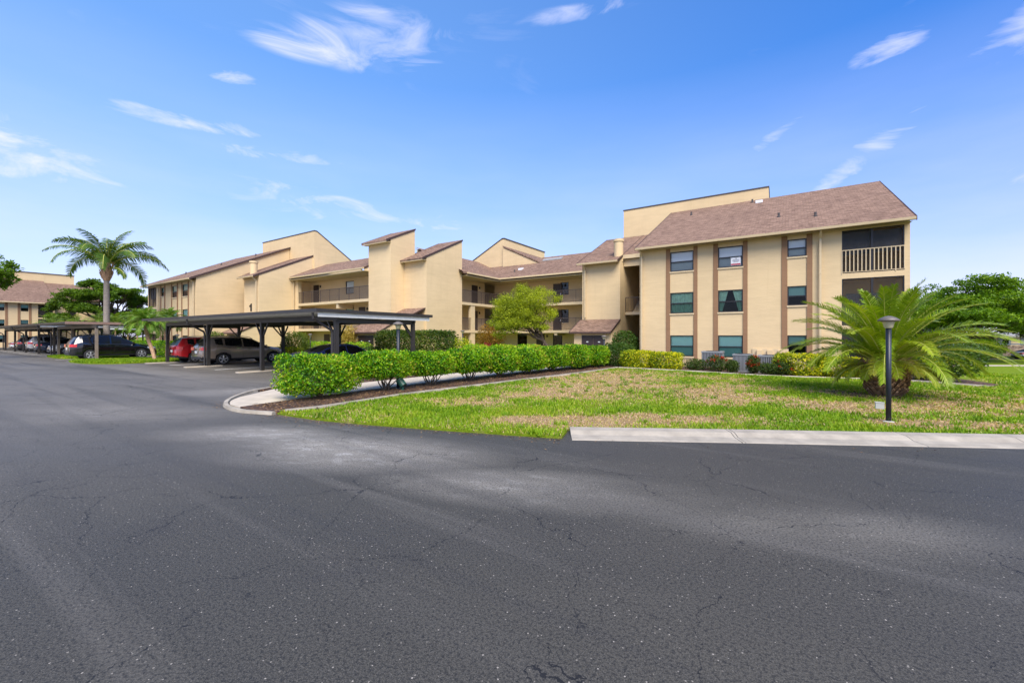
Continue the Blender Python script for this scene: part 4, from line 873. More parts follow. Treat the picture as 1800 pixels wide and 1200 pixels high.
k = MB(); k.box(-3.4, 3.2, 0, 6, -.2, 3.2); k.build('wall', 'whitemetal', wh); k = MB(); k.prism([(-3.9, -.5, 3.1), (0, -.5, 5.0), (3.7, -.5, 3.1)], (0, 7, 0)); k.build('roof', 'deck', wh)

# ================================================================== CARPORTS
def carport(x0, x1, y0, y1, z, posts_x, rows, label, edge='steel', end=None, spouts=True, under='deck', postm='steel', brace=True):
    cp_ = empty('carport', ((x0+x1)/2, (y0+y1)/2, 0), 0, label, 'carport'); off = -cp_.location
    def pt(mb, nm, m, par=None):
        o = mb.build(nm, m, par or cp_)
        if par is None: o.data.transform(Matrix.Translation(off))
        else: o.data.transform(Matrix.Translation(off))
        return o
    k = MB(); k.box(x0+.08, x1-.08, y0+.08, y1-.08, z-.06, z+.02)
    yy = y0+.3
    while yy < y1-.2: k.box(x0+.1, x1-.1, yy, yy+.05, z-.12, z-.061); yy += .42            # ribs of the deck
    rf_ = pt(k, 'roof', under)
    if len(rows) == 2 and not end: k = MB(); k.box(x1-.14, x1-.10, y0+.15, y1-.15, z-.29, z-.10); pt(k, 'end_panel', 'deck', rf_)
    k = MB(); t = .04; h = .13
    k.box(x0, x1, y0, y0+t, z-h*.7, z+h*.4); k.box(x0, x1, y1-t, y1, z-h*.7, z+h*.4); k.box(x0, x0+t, y0+t, y1-t, z-h*.7, z+h*.4)
    if not end: k.box(x1-t, x1, y0+t, y1-t, z-h*.7, z+h*.4)
    pt(k, 'fascia', edge, rf_)
    if end: k = MB(); k.box(x1-t, x1+.03, y0-.03, y1+.03, z-h*1.0, z+h*.45); pt(k, 'fascia', end, rf_)
    for yb in rows:
        k = MB(); k.box(min(posts_x)-.15, max(posts_x)+.15, yb-.06, yb+.06, z-.42, z-.18); pt(k, 'beam', 'steel')
    if len(rows) == 2:
        for x in posts_x: k = MB(); k.box(x-.06, x+.06, rows[0]+.061, rows[1]-.061, z-.52, z-.30); pt(k, 'cross_beam', 'steel')
    for x in posts_x:
        for yb in rows:
            k = MB(); k.box(x-.085, x+.085, yb-.085, yb+.085, 0, z-.421); k.box(x-.13, x+.13, yb-.13, yb+.13, 0, .03); p_ = pt(k, 'post', postm)
            if brace:
                k = MB()
                for s in (-1, 1):
                    if min(posts_x)-.1 < x+s*.8 < max(posts_x)+.1: k.bar((x+s*.1, yb, z-1.15), (x+s*.62, yb, z-.45), .07, .07)
                if yb == rows[-1]: k.bar((x, yb-.1, z-1.15), (x, yb-.75, z-.42), .07, .07)
                if k.v: pt(k, 'brace', 'steel', p_)
    if spouts:
        for x in posts_x[::2]:
            k = MB(); yb = rows[0]; k.tube([(x-.02, y0+.1, z-.12), (x-.02, y0+.12, z-.36), (x-.02, y0+.35, z-.5), (x-.02, yb-.24, z-.85), (x-.02, yb-.19, z-1.0), (x-.02, yb-.19, .1)], .055, 8); pt(k, 'downspout', 'steel')
    return cp_

PX1 = (-17, -23.5, -30, -36.5)
carport(-37.3, -16.6, 10.3, 17.2, 3.0, PX1, (11.5, 16.1), 'near dark metal carport over the taupe and red cars')
for x in PX1:
    pb = MB(); pb.box(x-.22, x+.22, 10.3, 12.2, 0, .05); tag(pb.build('post_pad', 'concrete'), kind='structure')
carport(-57.4, -46, 8.2, 11.5, 2.93, (-45.9+.9, -52, -57), (9.7,), 'middle carport with brown end fascia over the black car', end='brownfascia', spouts=False, under='greydeck', postm='tanpost', brace=False)
carport(-90, -58.2, 8.6, 14.8, 3.0, (-59, -65.6, -72.2, -78.8, -85.4), (9.75, 13.6), 'long dark carport over the row of cars at far left', edge='steel', under='greydeck')
carport(-96, -91, -8, 30, 3.0, (-93.5,), (-6, 2, 10, 18, 26), 'distant white-edged carport in front of the neighbouring block', edge='whitemetal', under='greydeck', spouts=False)
fc = empty('carport', tuple(fr_(66, 74)-Vector((0, 0, 1.5))), R(33.369), 'far white-edged carport near the stone house on the right', 'carport')
k = MB(); k.box(-6.5, 22, -1.5, 1.5, 2.0, 2.14); k.build('roof', 'whitemetal', fc); 
for x in (-5.5, 1.5, 8, 14):
    k = MB(); k.box(x-.09, x+.09, -.09, .09, 0, 1.999); k.bar((x, 0, 1.4), (x-.6, 0, 1.95), .08); k.bar((x, 0, 1.4), (x+.6, 0, 1.95), .08); k.build('post', 'steel', fc)

# ================================================================== CARS
def car(loc, rz, style, paint, label, scale=(1, 1, 1), rails=True, plate=True, low='clad', rimm='rim', handle='chrome'):
    c = empty('parked_car', loc, rz, label, 'car', 'cars parked under the carports', scale)
    if style == 'suv':
        Lc = 4.7; top = [(0, .98), (.04, 1.08), (.10, 1.18), (.33, 1.53), (.44, 1.625), (.9, 1.665), (1.6, 1.69), (2.15, 1.665), (2.6, 1.575), (3.0, 1.36), (3.42, 1.10), (3.6, 1.055), (4.2, .97), (4.5, .86), (4.64, .74), (4.7, .58)]
        belt = [(0, .92), (.2, 1.08), (.6, 1.20), (1.1, 1.10), (2.5, 1.01), (3.4, .98), (3.55, .98), (4.7, .55)]; wl = (.98, 3.72); sill = .27; g0, g1 = .60, 3.35; rw = (.08, .36); ws = (2.47, 3.43); pil = (.98, 1.10, 1.98, 2.06); Wm = .92; rl = .35
    else:
        Lc = 4.8; top = [(0, .78), (.06, .98), (.35, 1.06), (.75, 1.10), (1.2, 1.28), (1.6, 1.40), (2.0, 1.45), (2.5, 1.445), (2.9, 1.37), (3.3, 1.17), (3.62, .99), (4.1, .92), (4.55, .80), (4.74, .66), (4.8, .52)]
        belt = [(0, .76), (.3, .97), (1.0, .96), (2.5, .92), (3.6, .88), (4.2, .86), (4.8, .50)]; wl = (1.02, 3.86); sill = .22; g0, g1 = 1.0, 3.45; rw = (.72, 1.62); ws = (2.78, 3.64); pil = (1.34, 1.40, 2.15, 2.22); Wm = .91; rl = .33
    tx, tz = zip(*top); bx_, bz = zip(*belt)
    S = np.unique(np.concatenate([np.linspace(0, Lc, 62), np.array(tx), np.array(pil), np.array([g0, g1, rw[0], rw[1], ws[0], ws[1]]), *[x+.40*np.cos(np.linspace(0, math.pi, 15)) for x in wl]])); S = S[np.concatenate([[True], np.diff(S) > .004])]
    ztop = np.interp(S, tx, tz); zb_ = np.minimum(np.interp(S, bx_, bz), ztop-.03)
    W = Wm*np.interp(S, [0, .05, .2, .6, 3.6, 4.2, 4.55, 4.7, Lc], [.80, .87, .94, 1, 1, .965, .87, .74, .66])
    bot = np.interp(S, [0, .12, .5, 4.1, 4.6, Lc], [.42, .34, sill, sill, .24, .30]); ra = .395
    for x in wl: bot = np.maximum(bot, np.where(np.abs(S-x) < ra, .34+np.sqrt(np.maximum(ra*ra-(S-x)**2, 0))*1.0, 0))
    rows = []
    gh = np.clip((ztop-zb_-.05)/.35, 0, 1)                                     # how much greenhouse stands here
    lowz = np.minimum(bot+.11, .62*1.0+0*bot); lowz = np.maximum(lowz, bot+.015)
    midz = np.maximum(bot+.03, bot+(zb_-bot)*.55); lowz = np.minimum(lowz, midz-.008)
    crease = np.maximum(midz+.01, bot+(zb_-bot)*.86)
    wr = W-(.07+.20*gh)                                                        # half width at the roof edge
    rows = [(W*.90, bot), (W*.985, lowz), (W*1.0, midz), (W*.995, crease), (W*.965, zb_), (W*.965-.02*gh-.012, zb_+.035*gh+.004), (wr+.012, ztop-.085*gh-.012), (wr-.06, ztop-.018), (wr*.5, ztop+.004), (0*W, ztop+.012)]
    ns, nr = len(S), len(rows)
    V = []
    for sgn in (1, -1):
        for r_ in range(nr):
            y, z = rows[r_]
            for i in range(ns): V.append((S[i], sgn*y[i], z[i]))
    idx = lambda sg, r_, i: sg*nr*ns+r_*ns+i
    parts = {'body': [], 'windshield': [], 'rear_window': [], 'cladding': []}
    for sg in (0, 1):
        for r_ in range(nr-1):
            for i in range(ns-1):
                q = (idx(sg, r_, i), idx(sg, r_, i+1), idx(sg, r_+1, i+1), idx(sg, r_+1, i)); q = q if sg == 1 else q[::-1]
                xm = (S[i]+S[i+1])/2; key = 'body'
                if r_ == 0: key = 'cladding'
                if r_ == 5 and g0 < xm < g1 and not (pil[0] < xm < pil[1] or pil[2] < xm < pil[3]): key = 'side_window|%d|%d' % (sg, 0 if xm < pil[1] else 1 if xm < pil[3] else 2)
                if r_ >= 7 and ws[0] < xm < ws[1]: key = 'windshield'
                if r_ >= 7 and rw[0] < xm < rw[1]: key = 'rear_window'
                if r_ == 6 and ws[0]+.1 < xm < ws[1]: key = 'body'
                parts.setdefault(key, []).append(q)
    for i in (0, ns-1):
        ring = [idx(0, r_, i) for r_ in range(nr)]+[idx(1, r_, i) for r_ in range(nr-1, -1, -1)]; parts['body'].append(tuple(ring if i else ring[::-1]))
    parts['cladding'] += [(idx(0, 0, i), idx(0, 0, i+1), idx(1, 0, i+1), idx(1, 0, i)) for i in range(ns-1)]
    for key, fs in parts.items():
        mb = MB(); used = sorted({i for f in fs for i in f}); mp = {u: j for j, u in enumerate(used)}
        mb.v = [V[u] for u in used]; mb.f = [tuple(mp[i] for i in f) for f in fs]
        mb.build(key.split('|')[0], paint if key == 'body' else (low if low and key == 'cladding' else paint if key == 'cladding' else 'autoglass'), c, key != 'cladding')
    Wy = lambda x: float(np.interp(x, S, W)); Zt = lambda x: float(np.interp(x, S, ztop)); Zb = lambda x: float(np.interp(x, S, zb_))
    for x in wl:                                                               # wheels
        for s in (1, -1):
            t_ = MB(); prof = [(.20, -.105), (.315, -.105), (.345, -.08), (.345, .08), (.315, .105), (.20, .105)]
            t_.lathe(prof, 28); t_.v = [(x+v[0], s*(Wm-.12)+v[2]*s, .345+v[1]) for v in t_.v]; tt = t_.build('wheel', 'tyre', c, False)
            r_ = MB(); yo = s*(Wm-.012)
            for k in range(5):
                a = k*2*math.pi/5+.3; 
                for da in (-.11, .11): r_.bar((x+.05*math.cos(a), yo, .345+.05*math.sin(a)), (x+.215*math.cos(a+da), yo-.012*s, .345+.215*math.sin(a+da)), .032, .05)
            ring = []
            for k in range(25): a = k*2*math.pi/24; ring.append((x+.222*math.cos(a), yo-.012*s, .345+.222*math.sin(a)))
            r_.tube(ring, .018, 6, False); r_.lathe([(.055, -.01), (.055, .012)], 12); r_.v[-24:] = [(x+v[0], yo+v[2]*s, .345+v[1]) for v in r_.v[-24:]]
            r_.build('rim', rimm, tt)
        aw = MB(); aw.box(x-.40, x+.40, -Wm+.26, Wm-.26, .3, .74); aw.build('wheel_well', 'tyre', c)
    hz_ = .80 if style == 'suv' else .74
    for s in (1, -1):
        mb = MB(); a = Zb(.15)                                                  # tail lights wrap the rear corner
        tz0, tz1 = (.88, 1.06) if style == 'suv' else (.76, .92)
        pts = [(-.02, .42*Wm), (-.035, .80*Wm), (.10, .935*Wm), (.30, .99*Wm), (.30, .93*Wm), (.12, .85*Wm)]
        mb.prism([(px_, s*py_, tz0) for px_, py_ in (pts if s > 0 else pts[::-1])], (0.015, 0, tz1-tz0)); mb.build('taillight', 'taillight', c)
        mb = MB(); pts = [(Lc-.62, .965*Wm), (Lc-.22, .865*Wm), (Lc-.06, .60*Wm), (Lc-.20, .55*Wm), (Lc-.55, .80*Wm)]
        mb.prism([(px_, s*py_, hz_-.10) for px_, py_ in (pts if s > 0 else pts[::-1])], (-.03, 0, .14)); mb.build('headlight', 'headlight', c)
        mb = MB(); xm = ws[1]-.22; mb.add([(xm, s*(Wm-.06), Zb(xm)+.02), (xm+.14, s*(Wm-.02), Zb(xm)+.03), (xm+.10, s*(Wm+.17), Zb(xm)+.05), (xm-.02, s*(Wm+.17), Zb(xm)+.05),
                                      (xm, s*(Wm-.06), Zb(xm)+.10), (xm+.1, s*(Wm-.02), Zb(xm)+.13), (xm+.06, s*(Wm+.16), Zb(xm)+.18), (xm-.02, s*(Wm+.16), Zb(xm)+.18)], [(0, 1, 2, 3), (4, 5, 6, 7), (0, 1, 5, 4), (1, 2, 6, 5), (2, 3, 7, 6), (3, 0, 4, 7)]); mb.build('mirror', paint, c)
        for x in (pil[2]-.88+.55, pil[3]+.62-.45):
            mb = MB(); mb.bar((x, s*(Wm+.012), Zb(x)-.09), (x+.22, s*(Wm+.012), Zb(x)-.09), .03, .03); mb.build('door_handle', handle, c)
        mb = MB()
        for x in (pil[2]+.03, ws[1]-.35, 1.32): mb.bar((x, s*(Wm*.992+.002), sill+.12), (x-.02, s*(Wm*.985+.004), Zb(x)), .012, .008)
        mb.build('door_seam', 'ink', c)
        mb = MB(); pr = [(g0+.05, Zb(g0)+.045)]+[(x, Zb(x)+.012) for x in np.linspace(g0+.2, g1, 12)]
        mb.tube([(x, s*(np.interp(x, S, W)*.965), z) for x, z in pr], .011, 5); mb.build('window_trim', handle, c)
        if rails:
            mb = MB(); xs_ = np.linspace(.65, 2.65, 12); mb.tube([(x, s*(float(np.interp(x, S, wr))-.06), Zt(x)+(.045 if .7 < x < 2.6 else .0)) for x in xs_], .018, 6); mb.build('roof_rail', handle if rails is True else rails, c)
    mb = MB(); mb.box(-.03, .10, -.62, .62, .36, .50) if style == 'suv' else mb.box(-.02, .1, -.6, .6, .32, .44); mb.build('bumper', low or paint, c)
    mb = MB(); mb.box(Lc-.05, Lc+.012, -.55, .55, .34, .56); mb.build('grille', 'clad', c)
    if plate: mb = MB(); mb.box(-.045, -.03, -.16, .16, .70 if style == 'suv' else .62, .85 if style == 'suv' else .76); mb.build('number_plate', 'plate', c)
    return c

UP, DN = R(90), R(-90)
car((-46.35, 8.35, 0), UP, 'suv', 'black', 'black estate-bodied suv by the grass island and tan post', (1.13, 1.06, 1.17), handle='clad')
car((-32.0, 11.62, 0), UP, 'suv', 'taupe', 'taupe metallic suv between the near carport posts', (1.16, 1.1, 1.09))
car((-36.3, 11.7, 0), UP, 'suv', 'red', 'red suv with black roof beside the taupe one', (1.05, 1.06, 1.07))
car((-19.95, 11.3, 0), UP, 'sedan', 'blue', 'blue sedan half hidden behind the green hedge', (1.04, 1.05, 1.02), False)
car((-61.4, 15.0, 0), DN, 'suv', 'champagne', 'pale champagne suv parked nose outward beyond the black one', (1.12, 1.08, 1.06))
car((-66.5, 9.6, 0), UP, 'sedan', 'navy', 'navy sedan behind the dark carport post at left', (1.1, 1.08, 1.1), False)
car((-70.9, 9.6, 0), UP, 'suv', 'silver', 'silver suv with white plate deep in the left carport', (1.1, 1.06, 1.12))
car((-77.6, 9.7, 0), UP, 'suv', 'black', 'small black suv with red tail lights near the left edge', (1.05, 1.05, 1.05))
car((-83.6, 9.9, 0), UP, 'sedan', 'white', 'white car cut by the left edge of the photo', (1.05, 1.05, 1.05), False)
p = fr_(61.6, 73.4); car((p.x, p.y, -1.48), R(33.4), 'sedan', 'silver', 'silver car on the far street cut by right edge', (1, 1, 1), False)['group'] = 'cars on the far street'

# ================================================================== STREET FURNITURE
def lamp(x, y, h, label, box=False, big_=1.):
    o = empty('lamp_post', (x, y, .04), 0, label, 'lamp', 'garden lamp posts')
    k = MB(); k.lathe([(.048*big_, -.1), (.048*big_, h-.27)], 14); k.build('post', 'lamppost', o, True)
    k = MB(); k.lathe([(.10*big_, -.05), (.10*big_, .015), (.062*big_, .03)], 14); k.build('base_plate', 'steelbox', o)
    k = MB(); k.lathe([(.06, h-.269), (.075, h-.255), (.10, h-.15), (.115, h-.13)], 16); k.build('lens', 'lens', o, True)
    k = MB(); k.lathe([(.10, h-.135), (.185, h-.115), (.195, h-.10), (.13, h-.045), (.05, h-.01), (.0, h)], 20); k.build('cap', 'lampcap', o, True)
    if box: k = MB(); k.box(-.22, -.075, -.06, .06, .28, .41); k.box(-.225, -.07, -.065, .065, .405, .42); k.build('outlet_box', 'steelbox', o)
lamp(1.76, 12.08, 2.29, 'black lamp post with outlet box in front of the large palm', True)
lamp(-11.44, 10.15, 2.36, 'lamp post rising through the front hedge beside the carport', False, 1.1)
lamp(-22.0, 26.2, 2.32, 'lamp post beside the courtyard corner wall', False, 1.1)
lamp(-31.4, 21.6, 2.2, 'lamp post in front of the golden shrub beyond blue car', False, 1.2)
lamp(-34.4, 20.8, 2.05, 'lamp post beside the round shrub left of the blue car', False, 1.2)
lamp(-9.95, 25.8, 1.9, 'short lamp post right of the double store-room doors', False, 1.1)
lamp(-43.6, 14.4, 2.0, 'lamp post behind the red car near the left wing', False, 1.2)

def ac_unit(x, y, z, rz, label, wd=.82, h=.78):
    o = empty('air_conditioner', (x, y, z), rz, label, 'air conditioner', 'air conditioner units by the wall')
    k = MB(); k.box(-wd/2, wd/2, -wd/2, wd/2, 0, h); 
    k.build('core', 'acdark', o)
    k = MB(); n_ = 13
    for i in range(n_):
        t = -wd/2+wd*(i+.5)/n_
        for s in (-1, 1): k.box(t-.018, t+.018, s*(wd/2+.012)-.01, s*(wd/2+.012)+.01, .05, h-.06); k.box(s*(wd/2+.012)-.01, s*(wd/2+.012)+.01, t-.018, t+.018, .05, h-.06)
    k.build('louvre', 'acgrey', o)
    k = MB(); e = wd/2+.04; k.box(-e, e, -e, e, h-.06, h+.02); k.box(-e, e, -e, e, -.03, .05); k.build('casing', 'acgrey', o)
    k = MB(); 
    for r_ in (.12, .2, .28, .34): k.tube([(r_*math.cos(a), r_*math.sin(a), h+.03) for a in np.linspace(0, 2*math.pi, 25)], .008, 4, False)
    k.build('fan_guard', 'acdark', o)
ac_unit(-3.5, 25.0, .3, .02, 'dark air conditioner behind red-flowered bush under second window column', .95, .75)
ac_unit(-2.05, 24.6, .1, -.03, 'grey louvred air conditioner between the red-flowered bushes', .78, .85)
ac_unit(-.85, 24.6, .1, .03, 'grey air conditioner below the three wall junction boxes', .98, .82)
jb = empty('junction_box', (-.95, 27.2, 0), 0, 'row of beige electrical boxes on wall above the air conditioner', 'electrical box')
k = MB(); k.box(-.85, .85, -.05, -.002, .62, 1.18); k.build('back_panel', 'trimcream', jb)
for x in (-.5, 0, .5): k = MB(); k.box(x-.13, x+.13, -.16, -.051, .68, 1.1); k.build('box', 'wall', jb)
gp = empty('ground_spotlight', (-11.0, 9.95, .06), .3, 'short dark green pipe-like ground spotlight under the front hedge', 'spotlight')
k = MB(); k.tube([(0, 0, 0), (0, 0, .12), (-.03, 0, .2)], .05, 10); k.build('stake', 'green_pipe', gp)
k = MB(); k.tube([(.05, 0, .14), (-.14, .02, .34)], [.12, .13], 14); k.build('housing', 'green_pipe', gp)

# ================================================================== PLANTS
def scatter(n, c, r, shell=.35, power=3., flat=0.):
    """points in the outer shell of a superellipsoid, with outward directions"""
    c, r = np.array(c, float), np.array(r, float)
    ar = np.array([r[1]*r[2], r[0]*r[2], r[0]*r[1]]); ax = RNG.choice(3, n, p=ar/ar.sum()); u = RNG.uniform(-1, 1, (n, 3))
    if power < 2.6: u = unit(RNG.normal(size=(n, 3)))
    else: u[np.arange(n), ax] = RNG.choice([-1., 1.], n)
    k = (np.abs(u)**power).sum(1)**(-1/power); s = u*k[:, None]; s_n = np.sign(s)*np.abs(s)**max(1, power-1)
    t = 1-shell*RNG.random(n)**1.6
    lump = 1+.10*(vnoise(u[:, 0]*3+c[0], u[:, 1]*3+u[:, 2]*2.3, 1.6, int(abs(c[0]*10)) % 50)-.5)*2
    return c+s*r*t[:, None]*lump[:, None], unit(unit(s_n)/(r/r.max()))

def leaf_mass(name, groups, lsize, m, parent, tint=(.5, .2), up=.35, droop=.0, aspect=.5, tscale=1.3):
    """groups: list of (centre, radii, count, shell, power)"""
    Ps, Ds = [], []
    for g_ in groups:
        P, D = scatter(g_[2], g_[0], g_[1], *g_[3:]); Ps.append(P); Ds.append(D)
    P = np.concatenate(Ps); D = np.concatenate(Ds); n = len(P)
    k = P[:, 2] > .02 if parent is None else np.ones(n, bool); P, D = P[k], D[k]; n = len(P)
    d = unit(D*.30+unit(RNG.normal(0, 1., (n, 3)))*.9+np.array([0, 0, up*.8-droop])); nn = unit(D*.9+RNG.normal(0, .55, (n, 3))+np.array([0, 0, .35]))
    L = lsize*RNG.uniform(.6, 1.3, n); W = L*aspect*RNG.uniform(.8, 1.2, n)
    V, F = leaf_cards(P, d, nn, L, W)
    tt = RNG.normal(tint[0], tint[1], n)+(vnoise(P[:, 0]+P[:, 2]*.7, P[:, 1]-P[:, 2]*.5, tscale, 4)-.5)*.45
    t = np.clip(np.repeat(tt, 2), 0, 1)
    return np_mesh(name, V, F, m, parent, t)

def stems(o, n, spread, h, r=.016, m='bark', wob=.06):
    k = MB()
    for i in range(n):
        a = random.uniform(0, 6.28); b0 = Vector((random.gauss(0, .06), random.gauss(0, .06), -.05)); e = Vector((math.cos(a)*spread[0]*random.uniform(.4, 1), math.sin(a)*spread[1]*random.uniform(.4, 1), h*random.uniform(.7, 1)))
        mid = b0.lerp(e, .45)+Vector((random.gauss(0, wob), random.gauss(0, wob), -.05)); k.tube([b0, mid, e], [r*1.5, r*1.1, r*.5], 5)
        for j in range(2):
            q = mid.lerp(e, .3+.3*j); k.tube([q, q+Vector((random.gauss(0, .18), random.gauss(0, .18), .25))], [r*.7, r*.3], 4)
    return k.build('stem', m, o)

def shrub(name, x, y, rx, ry, h, z0, n, lsize, m, label, group=None, rz=0., power=3., shell=.4, cat='shrub', tint=(.5, .2), stem=True, z=.05, **kw):
    o = empty(name, (x, y, z), rz, label, cat, group)
    leaf_mass('foliage', [((0, 0, (z0+h)/2), (rx, ry, (h-z0)/2), n, shell, power)], lsize, m, o, tint, **kw)
    if stem: stems(o, 7, (rx*.6, ry*.6), (z0+h)*.55)
    return o

# front hedge: a line of separate shrubs
HL = [(-11.9, 7.5), (-11.55, 9.7), (-11.4, 11.7), (-11.2, 13.7), (-11.0, 15.7), (-10.75, 17.7), (-10.45, 19.7), (-10.1, 21.7), (-9.8, 23.7)]
ORD = ['first', 'second', 'third', 'fourth', 'fifth', 'sixth', 'seventh', 'eighth', 'last']
for i, (x, y) in enumerate(HL):
    h = 1.24+.05*math.sin(i*2.1); z0 = (.12, .42, .38, .34, .22, .18, .2, .14, .12)[i]
    o = empty('hedge_shrub', (x, y, .06), R(95+random.uniform(-6, 6)), '%s shrub from the road in the bright green hedge beside the lawn' % ORD[i], 'shrub', 'shrubs of the front hedge')
    rx, ry = (1.16 if i else 1.2), (.80 if i else .95)
    gs = [((0, 0, (z0+h)/2), (rx, ry, (h-z0)/2), 9500, .5, 3.4)]
    for k in range(9):
        a = random.uniform(0, 6.28); gs.append(((rx*.72*math.cos(a), ry*.72*math.sin(a), random.uniform(z0+.3, h-.22)), (.36, .34, .30), 360, .6, 2.2))
    for k in range(5): gs.append(((random.uniform(-.8, .8)*rx, random.uniform(-.6, .6)*ry, h-.10), (.28, .26, .17), 220, .6, 2.))
    leaf_mass('foliage', gs, .074 if i < 3 else .085, 'hedge', o, (.44, .24), up=.55, tscale=2.6, aspect=.6)
    stems(o, 10, (.75, .5), .75, .018)
for i, (x, y) in enumerate([(-16.2, 20.6), (-14.9, 21.6), (-13.6, 22.6)]):
    shrub('hedge_shrub', x, y, .95, .7, 1.28, .1, 4200, .10, 'hedge', ('left', 'middle', 'right')[i]+' shrub of the short hedge across the walkway', 'shrubs of the hedge across the walkway', R(38), tint=(.6, .2), up=.5)
shrub('clipped_hedge', -20.7, 19.9, 2.6, .9, 2.12, .0, 21000, .135, 'darkhedge', 'tall clipped box-shaped hedge right of the carport corner', None, R(33), 7., .22, 'hedge', tint=(.45, .25), stem=False)
shrub('round_shrub', -18.1, 21.4, .6, .6, 1.72, .0, 2600, .09, 'yellowhedge', 'small yellow-green bush at the right end of clipped hedge', None, tint=(.42, .2), stem=False)
shrub('round_shrub', -32.4, 18.4, 1.05, 1.0, 2.15, .1, 4200, .13, 'darkhedge', 'loose rounded green bush behind the taupe car bonnet', None, tint=(.6, .2), power=2.2)
shrub('low_hedge', -32.3, 17.6, 1.8, .5, .95, .0, 3000, .10, 'yellowhedge', 'low yellow-green hedge in front of the rounded bush', None, 0, 5., cat='hedge', stem=False, tint=(.5, .2))
shrub('low_hedge', -35.2, 22.0, 2.6, .6, 1.30, .0, 4200, .11, 'hedge', 'low green hedge along the wall left of the golden shrub', None, 0, 6., cat='hedge', stem=False)
shrub('low_hedge', -29.2, 21.6, 1.25, .55, 1.30, .0, 2600, .11, 'hedge', 'low green hedge right of the golden shrub', None, 0, 6., cat='hedge', stem=False)
shrub('low_shrub', -25.6, 20.3, 1.0, .7, 1.0, .0, 2200, .11, 'shrub', 'dark green shrub between blue car and clipped hedge', None, stem=False)
shrub('wall_shrub', -44.6, 17.6, 1.1, .9, 2.2, .1, 2600, .15, 'darkhedge', 'green bush beside the small store-room behind the red car', None, power=2.2, tint=(.45, .2))
for i, (x, y) in enumerate([(-55.5, 15.2), (-51.4, 15.3), (-47.6, 15.3)]):
    shrub('low_hedge', x, y, 2.3, .7, 1.32, .0, 3200, .13, 'hedge', ('left', 'middle', 'right')[i]+' length of clipped hedge behind the black car', 'hedge lengths below the left wing', 0, 6., .25, cat='hedge', stem=False, tint=(.4, .2))
shrub('wall_shrub', -9.2, 27.6, .85, .8, 2.15, .2, 3000, .13, 'shrub', 'dark glossy bush in the stair opening', None, power=2.4, tint=(.6, .2))
shrub('mound_shrub', -8.9, 25.2, 1.0, .95, 1.40, .0, 5200, .10, 'shrub', 'dark rounded bush at the inner end of the front hedge', None, power=2.6, tint=(.5, .2))
# variegated hedges below the wall
for i, (x, y, L_) in enumerate([(-7.35, 24.25, .95), (-5.75, 24.15, .85), (.3, 23.75, 1.0), (1.9, 23.95, .9)]):
    shrub('variegated_hedge', x, y, L_, .5, (.98, .92, 1.0, .86)[i], .02, 7500, .085, 'yellowhedge', ('yellow-leaved low hedge nearest the front green hedge', 'yellow-leaved low hedge next to the red-flowered bushes', 'yellow-leaved hedge right of the air conditioners', 'yellow-leaved hedge behind the big palm\'s left fronds')[i], 'yellow hedges under the windows', R(-3), 5., .3, 'hedge', (.55, .34), False)
def ixora(x, y, r, h, label, fl=True):
    o = shrub('ixora_bush', x, y, r, r*.8, h, .05, 1500, .085, 'ixora', label, 'red-flowered bushes by the air conditioners', 0, 2.3, .6, 'bush')
    if fl:
        P, D = scatter(30, (0, 0, h*.55), (r, r*.8, h*.45), .1, 2.2); P = P[P[:, 2] > h*.45]
        for p_ in P:                                                            # each flower head is a part
            Q = p_+RNG.normal(0, .035, (16, 3)); V, F = leaf_cards(Q, RNG.normal(size=(16, 3)), RNG.normal(size=(16, 3)), np.full(16, .05), np.full(16, .04)); np_mesh('flower', V, F, 'flower', o, np.repeat(RNG.random(16), 2))
ixora(-4.15, 23.75, .55, .62, 'low dark bush at the right end of the first yellow hedge', False); ixora(-3.1, 23.5, .52, .85, 'red-flowered bush in front of the dark air conditioner')
ixora(-2.4, 23.4, .28, .62, 'small sparse bush left of the middle air conditioner', False); ixora(-1.5, 23.3, .28, .9, 'tall thin red-flowered bush right of the middle air conditioner'); ixora(-.9, 23.2, .42, .55, 'low green bush in front of the right air conditioner', False); ixora(-.3, 23.4, .38, .72, 'thin red-flowered bush beside the second yellow hedge')
shrub('flowering_shrub', 5.0, 23.9, 1.35, 1.2, 1.75, .15, 4200, .12, 'shrub', 'green bush with yellow flowers at the right wall corner', None, power=2.2, tint=(.85, .3))
o = shrub('flowering_shrub', 4.5, 24.2, .85, .8, 1.3, .1, 1500, .11, 'yellowhedge', 'yellow-flowered part-hidden bush behind the big palm', None, power=2.2, tint=(.6, .3))
# crotons and golden shrub
shrub('croton', -21.6, 29.4, 1.25, 1.1, 2.75, .3, 2600, .24, 'croton', 'orange-brown croton left of the courtyard tree', None, power=2.2, tint=(.45, .25), aspect=.22, shell=.8)
shrub('bougainvillea', -21.0, 28.2, .5, .5, 1.25, .2, 600, .1, 'pinkflower', 'small pink-flowered plant below the courtyard croton', None, power=2.2, shell=.9)
shrub('golden_shrub', -31.3, 22.35, .95, .9, 2.7, .3, 2200, .28, 'golden', 'golden spiky-leaved shrub in front of the left corridor', None, power=2., tint=(.5, .25), aspect=.16, shell=.9)

